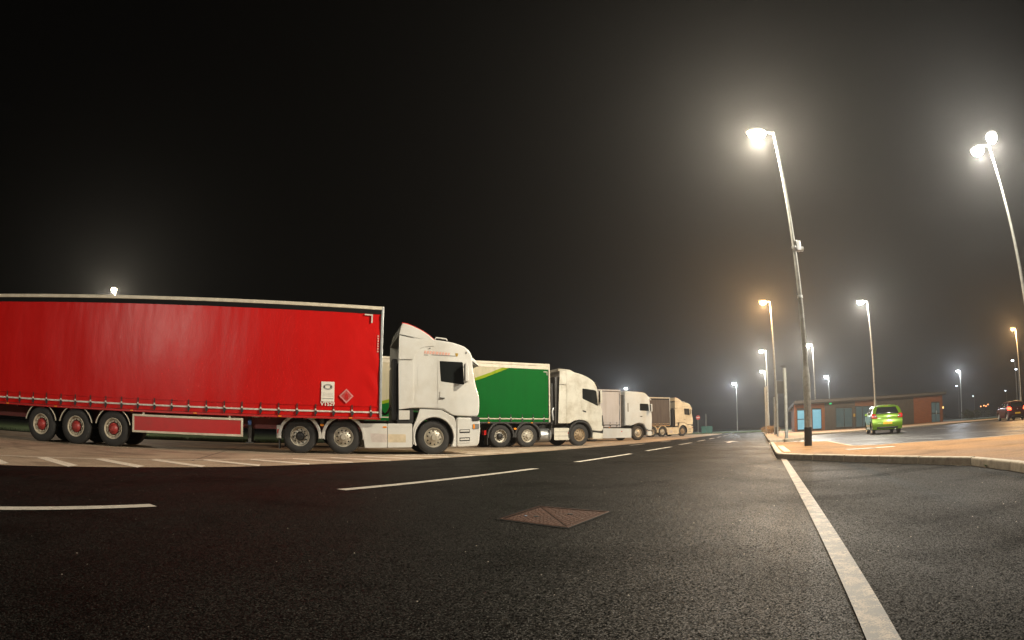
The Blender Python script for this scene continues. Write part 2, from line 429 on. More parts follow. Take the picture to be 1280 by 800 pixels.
def thing(name, label, cat, loc=(0, 0, 0), rotz=0.0, group=None):
    o = bpy.data.objects.new(name, None)
    o.empty_display_size = 0.3
    link(o)
    o.location = loc; o.rotation_euler = (0, 0, rotz)
    tag(o, label, cat, group)
    return o
def tag(o, label=None, cat=None, group=None, kind=None):
    if label: o['label'] = label
    if cat: o['category'] = cat
    if group: o['group'] = group
    if kind: o['kind'] = kind
    return o
def part_empty(name, parent, loc=(0, 0, 0), rotz=0.0):
    o = bpy.data.objects.new(name, None); o.empty_display_size = 0.2
    link(o, parent); o.location = loc; o.rotation_euler = (0, 0, rotz)
    return o
def shared(name, me, parent, loc=(0, 0, 0), rotz=0.0, scale=None):
    o = bpy.data.objects.new(name, me); link(o, parent); o.location = loc; o.rotation_euler = (0, 0, rotz)
    if scale: o.scale = scale
    return o

def sheet(name, poly, z, mat, kind='structure', parent=None, thick=0):
    bm = bmesh.new()
    vs = [bm.verts.new((x, y, z)) for x, y in poly]
    f = bm.faces.new(vs)
    bmesh.ops.recalc_face_normals(bm, faces=[f])
    if f.normal.z < 0: f.normal_flip()
    if thick:
        r = bmesh.ops.extrude_face_region(bm, geom=[f])
        for e in r['geom']:
            if isinstance(e, bmesh.types.BMVert): e.co.z -= thick
        bmesh.ops.recalc_face_normals(bm, faces=bm.faces)
    bmesh.ops.triangulate(bm, faces=bm.faces)
    me = bpy.data.meshes.new(name); bm.to_mesh(me); bm.free()
    me.materials.append(mat)
    o = bpy.data.objects.new(name, me); link(o, parent)
    if kind: o['kind'] = kind
    return o

def text_mesh(body, size, mat, name):
    cu = bpy.data.curves.new(name, 'FONT'); cu.body = body; cu.size = size; cu.extrude = 0.001; cu.align_x = 'CENTER'
    cu.offset = size * 0.022
    tmp = bpy.data.objects.new(name + '_tmp', cu); COL.objects.link(tmp)
    me = bpy.data.meshes.new_from_object(tmp.evaluated_get(bpy.context.evaluated_depsgraph_get()))
    bpy.data.objects.remove(tmp); bpy.data.curves.remove(cu)
    me.name = name; me.materials.clear(); me.materials.append(mat)
    return me

# ------------------------------------------------------------------ ground
U = Vector((math.sin(R(26.3)), math.cos(R(26.3)))); V = Vector((U.y, -U.x))       # along the road, to its right
def rd(u, v): return (U.x * u + V.x * v, U.y * u + V.y * v)

sheet('ground', [(-115, -55), (255, -55), (255, 255), (-115, 255)], -0.02, SOIL)
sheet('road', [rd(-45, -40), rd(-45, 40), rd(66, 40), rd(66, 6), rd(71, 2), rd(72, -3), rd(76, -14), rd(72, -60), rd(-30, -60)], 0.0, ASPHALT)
# parking bay to the right of the edge line
sheet('parking_bay', [rd(-30, 0.42), rd(11.9, 0.42), rd(11.9, 8), rd(-30, 12)], 0.004, ASPHALT_OLD)
APRON = [(-17.5, -14), (-11.4, -3.4), (-6.9, 4.75), (-6.3, 6.1), (-5.45, 7.65), (-4.67, 8.95), (-3.75, 10.75), (-1.13, 15.6), (0.9, 19.0), (4.73, 25.5), (10.5, 35.6), (17.8, 49), (24.2, 61.5), (26.0, 66.0),
         (25.4, 69), (22, 71), (0, 58), (-6, 46), (-10.5, 27.5), (-12.2, 24.2), (-15.0, 22.4), (-17.0, 20.4), (-40, 5), (-60, -14)]
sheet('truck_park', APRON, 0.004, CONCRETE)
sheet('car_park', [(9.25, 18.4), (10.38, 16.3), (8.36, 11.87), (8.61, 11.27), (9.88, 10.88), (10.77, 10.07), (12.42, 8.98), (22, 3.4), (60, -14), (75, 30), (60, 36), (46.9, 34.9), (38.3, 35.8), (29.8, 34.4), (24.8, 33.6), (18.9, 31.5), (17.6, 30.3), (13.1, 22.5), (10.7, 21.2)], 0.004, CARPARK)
sheet('grass_verge', [(-60, -13), (-40, 5.3), (-17.0, 20.7), (-15.0, 22.7), (-12.3, 24.5), (-10.8, 27.7), (-6.3, 46.3), (-0.3, 58.4), (21.8, 71.3), (25.6, 69.4), (28, 70), (22, 92), (-30, 80), (-75, 30)], 0.03, GRASS)
sheet('far_verge', [rd(72, -11), rd(73.5, -3), rd(72.5, 2.5), rd(67, 7), rd(66.5, 20), rd(100, 26), rd(112, -20), rd(90, -30)], 0.035, GRASS)
sheet('grass_bank', [(47.8, 44.0), (50.5, 38.9), (62, 37.0), (80, 31), (110, 60), (70, 82), (53, 62)], 0.06, GRASS)

# ---- markings, each a strip laid on the sheet below
def strip(name, p, q, w, z, mat, parent, skew=0.0):
    p, q = Vector(p), Vector(q); t = (q - p).normalized(); n = Vector((t.y, -t.x)) * w / 2; k = t * skew
    mb = MB(); L = (q - p).length; m = max(1, int(L / 0.5))
    v = []; f = []
    for i in range(m + 1):
        c = p.lerp(q, i / m); j = 0.0 if i in (0, m) else random.uniform(-0.004, 0.004)
        a, b = c - n * (1 + j), c + n * (1 + j)
        if i in (0, m): a = a - k; b = b + k
        v += [(a.x, a.y, z), (b.x, b.y, z)]
    for i in range(m): f.append((2 * i, 2 * i + 1, 2 * i + 3, 2 * i + 2))
    mb.add(v, f)
    o = mb.build(name, mat, parent)
    if parent is None: o['kind'] = 'structure'
    return o
road_marks = bpy.data.objects.new('road_markings', None); link(road_marks); road_marks['kind'] = 'structure'
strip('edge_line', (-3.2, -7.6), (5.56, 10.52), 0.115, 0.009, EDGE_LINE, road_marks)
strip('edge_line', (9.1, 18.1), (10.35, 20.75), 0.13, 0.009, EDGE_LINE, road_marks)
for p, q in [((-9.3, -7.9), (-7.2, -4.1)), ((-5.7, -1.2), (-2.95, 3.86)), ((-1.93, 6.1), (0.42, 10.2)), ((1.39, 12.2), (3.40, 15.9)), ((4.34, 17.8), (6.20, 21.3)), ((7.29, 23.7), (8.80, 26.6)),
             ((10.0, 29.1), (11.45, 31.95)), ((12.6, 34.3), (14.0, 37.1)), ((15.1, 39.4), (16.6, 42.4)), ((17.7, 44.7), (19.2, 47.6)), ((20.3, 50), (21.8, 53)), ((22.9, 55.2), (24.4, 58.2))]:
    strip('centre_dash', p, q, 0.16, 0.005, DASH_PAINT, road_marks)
for p, q in [((5.3, 24.9), (6.5, 27.1)), ((8.2, 30.2), (9.4, 32.4)), ((11, 35.3), (12.2, 37.5))]:
    strip('lane_dash', p, q, 0.14, 0.005, DASH_PAINT, road_marks)
# lane arrow
am = MB()
a0 = Vector((9.75, 24.0)); aU, aV = U, V
def ap(u, v): q = a0 + aU * u + aV * v; return (q.x, q.y, 0.005)
am.add([ap(0, -.1), ap(0, .1), ap(1.9, .1), ap(1.9, .42), ap(3.1, 0), ap(1.9, -.42), ap(1.9, -.1)], [(0, 1, 2, 3, 4, 5, 6)])
am.build('lane_arrow', DASH_PAINT, road_marks)
# hatching on the apron edge
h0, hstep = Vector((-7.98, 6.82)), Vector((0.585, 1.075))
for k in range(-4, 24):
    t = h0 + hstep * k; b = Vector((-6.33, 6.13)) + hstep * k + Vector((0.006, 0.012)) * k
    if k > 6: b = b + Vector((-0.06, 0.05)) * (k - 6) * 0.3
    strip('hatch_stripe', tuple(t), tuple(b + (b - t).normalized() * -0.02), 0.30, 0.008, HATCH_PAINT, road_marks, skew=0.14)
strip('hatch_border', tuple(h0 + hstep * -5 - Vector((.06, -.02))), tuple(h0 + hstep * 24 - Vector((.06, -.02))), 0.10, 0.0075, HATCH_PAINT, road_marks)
# slab joints in the truck park concrete
JOINT = M('joint_sealant', (0.04, 0.032, 0.025), 0.7)
for k, (p, q) in enumerate([((-14.5, 5.0), (-6.2, 9.5)), ((-6.2, 9.5), (3.0, 22.6)), ((-10.4, 7.5), (-16.5, 19.8)), ((-6.2, 9.5), (-11.6, 22.8)), ((-1.2, 16.6), (-8.5, 29)), ((3.0, 22.6), (-5, 38)), ((3.0, 22.6), (17, 48.6))]):
    strip('slab_joint', p, q, 0.035, 0.0065, JOINT, road_marks)
# bay lines in the car park
for p, q, w in [((12.4, 17.6), (15.6, 16.2), .16), ((15.6, 16.2), (18.6, 15.0), .12), ((13.9, 16.0), (13.4, 13.4), .12), ((17.6, 14.8), (16.9, 11.9), .12), ((21.2, 16.4), (20.4, 12.0), .12), ((25, 19), (31, 16.4), .12),
                ((24, 28.5), (21.4, 24.6), .12), ((26.6, 27.6), (24.2, 23.6), .12), ((30, 27), (27.4, 22.8), .12), ((34, 26.5), (31, 22), .12), ((38, 26), (35, 21.5), .12)]:
    strip('bay_line', p, q, w, 0.009, BAY_PAINT, road_marks)

# ---- pavements with kerbstones
KH, KW = 0.115, 0.125
def kerb_mesh(L):
    pr = rounded([(0, -0.06), (KW, -0.06), (KW, KH), (0, KH)], [0, 0, 0.012, 0.028], 3)       # (across, z)
    mb = MB(); n = len(pr)
    v = [(0.004, a, z) for a, z in pr] + [(L - 0.006, a, z) for a, z in pr]
    f = [tuple(range(n)), tuple(range(2 * n - 1, n - 1, -1))] + [(i, i + n, (i + 1) % n + n, (i + 1) % n) for i in range(n)]
    mb.add(v, f); return mb.mesh('kerbstone', KERB, 40)
def kerb_run(pts, parent, L0=0.915):
    """stones along the outer edge, road on the right-hand side of travel, pavement on the left"""
    full = kerb_mesh(L0)
    for p, q in zip(pts[:-1], pts[1:]):
        p, q = Vector(p), Vector(q); d = (q - p).length; t = (q - p) / d
        k = max(1, round(d / L0)); L = d / k
        me = full if abs(L - L0) < 0.02 else kerb_mesh(L)
        for i in range(k):
            c = p + t * (L * i)
            o = shared('kerbstone', me, parent, (c.x, c.y, random.uniform(-0.004, 0.003)), math.atan2(t.y, t.x) + random.uniform(-0.004, 0.004))
def inner(pts, d):
    """offset an open polyline to the left"""
    out = []
    for i, p in enumerate(pts):
        a = Vector(pts[max(i - 1, 0)]); c = Vector(pts[min(i + 1, len(pts) - 1)])
        t = (c - a).normalized(); out.append((p[0] - t.y * d, p[1] + t.x * d))
    return out
# island with the nearest lamp column: kerb runs from the far end towards the camera, road on its right
K1 = [(9.05, 18.15), (7.42, 14.75), (5.62, 10.98), (5.42, 10.5), (5.44, 10.2), (5.70, 8.35), (5.93, 6.5), (6.02, 5.4), (5.62, 4.3), (4.9, 2.8), (4.0, 1.0), (2.6, -1.8)]
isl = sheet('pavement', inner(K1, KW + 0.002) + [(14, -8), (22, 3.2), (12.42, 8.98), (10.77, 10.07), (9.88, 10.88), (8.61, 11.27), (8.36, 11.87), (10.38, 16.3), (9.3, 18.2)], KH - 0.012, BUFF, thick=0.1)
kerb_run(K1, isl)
strip('edging', (9.25, 18.3), (10.38, 16.3), 0.1, KH - 0.009, KERB, isl)
for p, q in zip([(10.38, 16.3), (8.36, 11.87), (8.61, 11.27), (9.88, 10.88), (10.77, 10.07), (12.42, 8.98)], [(8.36, 11.87), (8.61, 11.27), (9.88, 10.88), (10.77, 10.07), (12.42, 8.98), (22, 3.3)]):
    strip('edging', p, q, 0.09, KH - 0.009, KERB, isl)
strip('tactile_border', (7.62, 14.6), (5.98, 11.1), 0.16, KH - 0.0085, M('pale_paving', (0.5, 0.38, 0.25), 0.8), isl)
# pavement round the building
K2 = [(27.5, 57.0), (10.75, 21.75), (10.55, 21.2), (10.85, 20.95), (13.1, 22.5), (17.6, 30.3), (18.9, 31.5), (24.8, 33.6), (29.8, 34.6), (38.3, 36.2), (46.9, 36.6), (62, 36.6)]
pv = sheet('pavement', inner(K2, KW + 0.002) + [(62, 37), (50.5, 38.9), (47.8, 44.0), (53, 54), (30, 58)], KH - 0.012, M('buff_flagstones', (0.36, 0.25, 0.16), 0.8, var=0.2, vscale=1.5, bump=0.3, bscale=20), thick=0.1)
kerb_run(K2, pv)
# access cover in the buff island
mb = MB(); mb.box(-.33, .33, -.22, .22, 0, .006)
ac = mb.build('access_cover', M('cover_grey', (0.2, 0.18, 0.15), 0.6, metal=0.3, var=0.3, vscale=10), isl, loc=(7.35, 10.1, KH - 0.0135)); ac.rotation_euler.z = R(-20)
mb = MB(); mb.box(-.2, .24, -.14, .14, 0, .004)
ac2 = mb.build('access_cover', M('cover_pale', (0.42, 0.4, 0.36), 0.6, var=0.4, vscale=14), isl, loc=(7.95, 9.95, KH - 0.0115)); ac2.rotation_euler.z = R(-20)

# ------------------------------------------------------------------ manhole cover in the road
def manhole():
    t = thing('manhole_cover', 'rusty brown square double triangle manhole cover set in the road', 'manhole cover', (0.33, 4.41, 0), 0)
    c = [Vector(p) - Vector((0.33, 4.41)) for p in [(-0.10, 4.27), (0.24, 5.0), (0.79, 4.55), (0.38, 3.84)]]
    rust = M('rusty_iron', (0.068, 0.03, 0.0185), 0.75, spec=0.12, var=0.45, vscale=14, bump=0.5, bscale=60, dirt=(0.05, 0.028, 0.02, 0.6), dscale=7)
    z = 0.006
    mb = MB()
    for i in range(4):
        a, b = c[i], c[(i + 1) % 4]
        ia, ib = a * 0.95, b * 0.95
        mb.add([(a.x, a.y, z), (b.x, b.y, z), (ib.x, ib.y, z), (ia.x, ia.y, z), (a.x * 1.02, a.y * 1.02, 0.0), (b.x * 1.02, b.y * 1.02, 0.0)], [(0, 1, 2, 3), (4, 5, 1, 0)])
    mb.build('frame', rust, t)
    mb = MB()
    for i in range(4):
        a, b = c[i], c[(i + 1) % 4]
        mb.add([(a.x * 1.02, a.y * 1.02, .0045), (b.x * 1.02, b.y * 1.02, .0045), (b.x * 1.09, b.y * 1.09, .0045), (a.x * 1.09, a.y * 1.09, .0045)], [(0, 1, 2, 3)])
    mb.build('tar_seam', M('tar', (0.006, 0.006, 0.006), 0.7, spec=0.1), t)
    for tri in ((0, 1, 3), (2, 3, 1)):
        P = [c[i] * 0.935 for i in tri]; g = sum(P, Vector((0, 0))) / 3
        P = [g + (p - g) * 0.965 for p in P]
        mb = MB()
        mb.add([(p.x, p.y, z - 0.004) for p in P] + [(p.x, p.y, -0.01) for p in P], [(0, 1, 2), (0, 3, 4, 1), (1, 4, 5, 2), (2, 5, 3, 0)])
        pl = mb.build('cover_plate', rust, t)
        mb = MB()
        # raised ribs parallel to one edge, broken into short bars
        e0, e1, ap_ = P[0], P[1], P[2]
        for k in range(1, 15):
            f = k / 15.5
            a = e0.lerp(ap_, f); b = e1.lerp(ap_, f)
            L = (b - a).length; m = max(1, int(L / 0.075))
            d = (b - a).normalized(); nn = Vector((-d.y, d.x)) * 0.007
            for i in range(m):
                p = a + (b - a) * ((i + 0.12 + (0.25 if k % 2 else 0)) / (m + 0.3)); q = p + d * (L / (m + 0.3) * 0.68)
                zz, zt = z - 0.0045, z - 0.0015
                mb.add([(*(p - nn), zz), (*(q - nn), zz), (*(q + nn), zz), (*(p + nn), zz), (*(p - nn * .6), zt), (*(q - nn * .6), zt), (*(q + nn * .6), zt), (*(p + nn * .6), zt)],
                       [(4, 5, 6, 7), (0, 1, 5, 4), (1, 2, 6, 5), (2, 3, 7, 6), (3, 0, 4, 7)])
        tr = mb.build('tread', rust, pl); tr['kind'] = 'stuff'
        mb = MB(); g2 = g
        mb.lathe([(0.0, z + .0018), (0.022, z + .0018), (0.022, z - .004)], 12, (g2.x, g2.y, 0), 'z')
        mb.build('key_hole', M('keyhole_black', (0.01, 0.009, 0.008), 0.8), pl)
    mb = MB(); mb.box(-.235, -.215, -.02, .0, z, z + .003)
    mb.build('inspection_tag', M('tag_blue', (0.25, 0.35, 0.5), 0.4), t)
manhole()

# ------------------------------------------------------------------ street lamps
LENS = {}
def lens_mat(kind):
    col, st = {'warm': ((1.0, 0.80, 0.52), 42), 'white': ((1.0, 0.90, 0.74), 42), 'cool': ((0.86, 0.93, 1.0), 34), 'orange': ((1.0, 0.46, 0.10), 9), 'far': ((0.8, 0.9, 1.0), 10), 'amber': ((1.0, 0.28, 0.025), 3.5)}[kind]
    return M('lamp_bowl_' + kind, (0.8, 0.8, 0.8), 0.3, var=0.0, emit=col, estr=st)
LCOL = {'warm': (1.0, 0.885, 0.69), 'white': (1.0, 0.935, 0.80), 'cool': (0.87, 0.93, 1.0), 'orange': (1.0, 0.58, 0.24), 'far': (0.8, 0.9, 1.0)}
def lamp_column(label, x, y, heads, kind, H=9.3, z0=0.0, band=True, power=1.0, attach=False, light=True, group='street lamps', radius=1.0):
    """heads: list of azimuth degrees (clockwise from +y) for each lantern"""
    t = thing('street_lamp', label, 'street lamp', (x, y, z0), 0, group)
    k = radius
    MB().lathe([(0.0, 0), (0.105 * k, 0.0), (0.105 * k, 1.85), (0.10 * k, 1.9), (0.078 * k, 2.12), (0.075 * k, 2.15)], 20, axis='z').build('base_section', GALV, t)
    MB().lathe([(0.07 * k, 2.12), (0.062 * k, 4.5), (0.047 * k, 7.0), (0.036 * k, H), (0.0, H + .01)], 16, axis='z').build('pole', GALV, t)
    if band:
        MB().lathe([(0.104 * k, 0.0), (0.112 * k, 0.0), (0.112 * k, 0.5), (0.104 * k, 0.505)], 20, axis='z').build('black_base_band', BLACK, t)
        MB().box(-0.05, 0.05, -0.113 * k, -0.09 * k, 0.75, 1.35).build('access_door', GALV, t, bevel=0.004)
    if attach:
        # small camera box strapped to the pole
        bx = MB().box(0.05, 0.20, -0.09, 0.09, 5.42, 5.72).build('junction_box', ALU, t, bevel=0.015)
        MB().lathe([(0.0, -0.12), (0.06, -0.12), (0.075, -0.05), (0.075, 0.05), (0.0, 0.06)], 14, (0.24, 0, 5.5), 'x').build('sensor', ALU, bx)
        MB().lathe([(0.066, 5.5), (0.076, 5.5), (0.076, 5.55), (0.066, 5.55)], 16, axis='z').build('strap', ALU, t)
        MB().lathe([(0.066, 4.05), (0.078, 4.05), (0.078, 4.12), (0.066, 4.12)], 16, axis='z').build('strap', ALU, t)
    for az in heads:
        hd = part_empty('lantern', t, (0, 0, H), R(90 - az))
        MB().tube([(0, 0, -0.08), (0.06, 0, -0.02), (0.3, 0, 0.02)], 0.032, 10).build('arm', GALV, hd)
        # shallow pressed housing: loft of rounded sections along x
        mb = MB(); secs = [(0.24, .05, .035, .02), (0.30, .10, .05, .035), (0.40, .19, .075, .055), (0.62, .215, .085, .06), (0.82, .17, .07, .05), (0.92, .06, .04, .02)]
        n = 14; v = []; f = []
        for X, w, up, dn in secs:
            for i in range(n):
                a = 2 * math.pi * i / n
                v.append((X, w * math.cos(a), 0.035 + (up if math.sin(a) > 0 else dn * 0.4) * math.sin(a)))
        for s_ in range(len(secs) - 1):
            for i in range(n):
                j = (i + 1) % n; f.append((s_ * n + i, s_ * n + j, (s_ + 1) * n + j, (s_ + 1) * n + i))
        f += [tuple(range(n)), tuple(len(v) - 1 - i for i in range(n))]
        mb.add(v, f).build('housing', GREY, hd)
        # glowing bowl under the housing
        mb = MB(); v = []; f = []; n = 18; rings = [(1.0, 0.0), (0.97, -.05), (0.82, -.10), (0.5, -.135), (0.12, -.145)]
        for q, dz in rings:
            for i in range(n):
                a = 2 * math.pi * i / n
                v.append((0.56 + 0.30 * q * math.cos(a), 0.20 * q * math.sin(a), 0.008 + dz * 1.5))
        for s_ in range(len(rings) - 1):
            for i in range(n):
                j = (i + 1) % n; f.append((s_ * n + i, s_ * n + j, (s_ + 1) * n + j, (s_ + 1) * n + i))
        f.append(tuple((len(rings) - 1) * n + i for i in range(n)))
        mb.add(v, f).build('bowl', lens_mat(kind), hd)
        if light:
            ld = bpy.data.lights.new('lamp_light', 'POINT'); ld.energy = LAMP_W * power; ld.color = LCOL[kind]; ld.shadow_soft_size = 0.09
            lo = bpy.data.objects.new('lamp_light', ld); link(lo, hd); lo.location = (0.56, 0, -0.34)
    return t
PZ = KH - 0.012
LEFT = 296.0
lamp_column('tall lamp column with black base band standing on the near buff pavement', 7.95, 13.5, [LEFT - 8], 'warm', z0=PZ, attach=True, power=1.5)
lamp_column('twin headed lamp column cut off by the right edge of the picture', 15.6, 10.75, [350, 213], 'white', power=0.7)
lamp_column('twin headed lamp column behind the camera, out of frame', -4.6, -14.5, [LEFT, LEFT + 180], 'white', power=0.6)
lamp_column('orange glowing lamp column behind the near one, on the road kerb', 18.15, 35.3, [LEFT - 20], 'orange', z0=PZ, power=1.3)
lamp_column('lamp column behind the green hatchback with white lantern', 25.6, 33.1, [LEFT], 'white', z0=0.0, power=0.8)
lamp_column('white lamp column rising behind the left part of the low building', 32.4, 53.2, [LEFT], 'white', power=1.25)
lamp_column('small lamp low over the roof of the low building', 57.2, 88.6, [LEFT], 'cool', band=False)
lamp_column('upper of the two small lanterns in the far road row', 29.2, 58.9, [LEFT], 'white', z0=PZ)
lamp_column('lower of the two small lanterns in the far road row', 39.2, 79.8, [LEFT], 'white', band=False)
lamp_column('lone lamp column at the far end of the road', 43.5, 102.0, [LEFT - 10], 'cool', band=False, power=1.3)
lamp_column('white lamp to the right of the low building', 85.5, 79.3, [LEFT], 'cool', band=False, power=1.2)
lamp_column('orange lamp column rising behind the dark car', 52.6, 38.4, [LEFT - 20], 'orange', band=False, power=0.9)
lamp_column('lamp glowing above the roof of the third truck', 22.6, 111.0, [LEFT + 120], 'cool', band=False, power=1.0)
lamp_column('lamp peeping over the roof edge of the red trailer', -26.0, 28.5, [150], 'warm', band=False, power=0.4, H=9.25)
for lab, x, y in [('tiny far lamp close beside the right end of the building', 127, 119), ('tiny far lamp left of the four amber lights', 212, 187), ('tiny far lamp above the dark car', 197, 152.5), ('tiny far lamp under the orange lamp at right', 84.8, 62.9), ('tiny lower far lamp under the orange lamp at right', 103.5, 76)]:
    lamp_column(lab, x, y, [LEFT], 'far', band=False, light=False, group='far lamps')

# ------------------------------------------------------------------ wheels for trucks
def tyre_mesh(name, r, w, mat=RUBBER):
    g = 0.012; pr = [(r * .555, .05), (r * .57, .022), (r * .61, .010), (r * .66, .004), (r * .74, 0), (r * .84, .004), (r * .89, .012), (r * .895, .018), (r * .94, .024), (r * .975, .042), (r * .995, .062)]
    m = 4; x0, x1 = .07, w - .07
    for i in range(m):
        a = x0 + (x1 - x0) * (i + .42) / m
        pr += [(r, a - .02), (r - g, a - .014), (r - g, a - .004), (r, a + .002)]
    pr += [(r * .995, w - .062), (r * .975, w - .042), (r * .94, w - .024), (r * .84, w - .004), (r * .74, w), (r * .62, w - .01), (r * .555, w - .05)]
    return MB().lathe(pr, 56).mesh(name, mat, 30)
def rim_mesh(name, r, kind, mat):
    """outer face towards -y at y=0"""
    n = 60
    if kind == 'front':
        pr = [(r * .575, .055), (r * .585, .03), (r * .57, .012), (r * .55, .012), (r * .54, .035), (r * .52, .07), (r * .49, .075), (r * .425, .045), (r * .345, .02), (r * .26, .0)]
        hole = 7
    elif kind == 'drive':
        pr = [(r * .575, .055), (r * .585, .03), (r * .57, .012), (r * .55, .012), (r * .54, .04), (r * .525, .10), (r * .51, .145), (r * .44, .16), (r * .35, .16), (r * .24, .15)]
        hole = 7
    else:
        pr = [(r * .575, .055), (r * .59, .03), (r * .575, .008), (r * .55, .008), (r * .53, .03), (r * .52, .06), (r * .50, .065), (r * .49, .12), (r * .40, .125), (r * .36, .12)]
        hole = 99
    return MB().lathe(pr, n, skip=lambda k, i: k == hole and (i % 6) in (1, 2)).mesh(name, mat, 40)
def hub_mesh(name, r, kind, mat):
    mb = MB()
    if kind == 'front':
        mb.lathe([(r * .27, .02), (r * .26, -.005), (r * .21, -.012), (r * .19, -.05), (r * .15, -.068), (0.001, -.07)], 24)
        for i in range(10):
            a = 2 * math.pi * i / 10; mb.lathe([(.016, .01), (.016, -.022), (.0, -.024)], 6, (r * .30 * math.cos(a), 0, r * .30 * math.sin(a)))
    elif kind == 'drive':
        mb.lathe([(r * .27, .17), (r * .26, .09), (r * .22, .05), (r * .17, .035), (0.001, .03)], 24)
        for i in range(10):
            a = 2 * math.pi * i / 10; mb.lathe([(.018, .16), (.018, .115), (.0, .112)], 6, (r * .32 * math.cos(a), 0, r * .32 * math.sin(a)))
    else:
        mb.lathe([(r * .33, .13), (r * .31, .075), (r * .26, .06), (r * .2, .02), (r * .14, -.005), (0.001, -.01)], 10)
        for i in range(10):
            a = 2 * math.pi * (i + .5) / 10; mb.lathe([(.02, .12), (.02, .07), (.0, .068)], 6, (r * .29 * math.cos(a), 0, r * .29 * math.sin(a)))
    return mb.mesh(name, mat, 35)
DRUM = M('brake_drum_dark', (0.012, 0.011, 0.01), 0.8)
WHEELS = {}
def nut_ring(r, mat):
    mb = MB()
    for i in range(10):
        a = 2 * math.pi * i / 10
        mb.lathe([(.026, .125), (.026, .075), (.018, .05), (0.001, .048)], 8, (r * .405 * math.cos(a), 0, r * .405 * math.sin(a)))
    return mb.mesh('stud_ring', mat)
def wheel_set(key, r, w, kind, rim, hub, ring=None):
    WHEELS[key] = (r, w, tyre_mesh('tyre', r, w), rim_mesh('rim', r, kind, rim), hub_mesh('hub', r, kind, hub),
                   MB().lathe([(r * .55, .10), (r * .54, .19 if kind == 'drive' else .14), (0.0, .2)], 32).mesh('brake_drum', DRUM),
                   (nut_ring(r, ring) if ring else None))
wheel_set('steer', 0.512, 0.31, 'front', SILVER, SILVER)
wheel_set('mid', 0.50, 0.31, 'front', SILVER, SILVER)
wheel_set('drive', 0.50, 0.60, 'drive', SILVER, BLACK)
wheel_set('steer_brown', 0.512, 0.31, 'front', RIM_RUST, RIM_RUST)
wheel_set('trailer', 0.515, 0.38, 'trailer', RIM_CREAM, HUB_RED, RIM_CREAM)
def wheel(parent, key, s, y, far=False, width=2.5):
    r, w, ty, ri, hu, dr, rg = WHEELS[key]
    e = part_empty('wheel', parent, (s, (width - y) if far else y, r - 0.006), math.pi if far else 0)
    shared('tyre', ty, e); shared('rim', ri, e); shared('hub', hu, e); shared('brake_drum', dr, e)
    if rg: shared('stud_ring', rg, e)['kind'] = 'stuff'
    e.rotation_euler.y = random.uniform(0, 1.2) if not far else random.uniform(0, 1.2)
    return e

# ------------------------------------------------------------------ semi-trailers
TRUCK_ROT = R(90 - 66.5)
BUCKLE_STRAP = MB().box(-.016, .016, -.006, .0, -.20, .13).mesh('strap', BLACK)
BUCKLE_CLIP = MB().box(-.022, .022, -.02, -.006, -.10, .0).mesh('clip', STRAP_WHITE)
BUCKLE_LEVER = MB().prism([(-.034, -.16), (.034, -.16), (.05, -.09), (.02, -.05), (-.03, -.05)], -.024, -.006).mesh('lever', BLACK)

def curtain(parent, L, z0, z1, mat, seed, amp=1.0):
    """PVC side curtain: tensioned, with faint pockets between the posts, pulled wrinkles at ends and straps"""
    nx, nz = 240, 46
    v = []; f = []
    for j in range(nz + 1):
        for i in range(nx + 1):
            s = -L * (1 - i / nx); q = j / nz; z = z0 + (z1 - z0) * q
            e = math.exp(s / 0.55) + math.exp((-L - s) / 0.7)
            d = 0.010 * math.sin(s * 1.85 + seed) ** 2 * math.sin(math.pi * q)
            d += 0.010 * noise.noise(Vector((s * 1.1, z * .5, seed))) + 0.0022 * noise.noise(Vector((s * 5, z * 1.1, seed + 3)))
            d += 0.022 * e * noise.noise(Vector((s * 4.0 + z * 2.2, z * 2.4 - s, seed + 9)))
            d += 0.006 * math.exp(-q * 12) * math.sin(s * 2 * math.pi / 0.53)
            d += 0.004 * math.exp(-(1 - q) * 10) * noise.noise(Vector((s * 7, z, seed + 5)))
            v.append((s, -0.012 - d * amp, z))
    for j in range(nz):
        for i in range(nx):
            a = j * (nx + 1) + i; f.append((a, a + 1, a + nx + 2, a + nx + 1))
    m = MB().add(v, f)
    o = m.build('curtain', mat, parent, sharp=60)
    return o

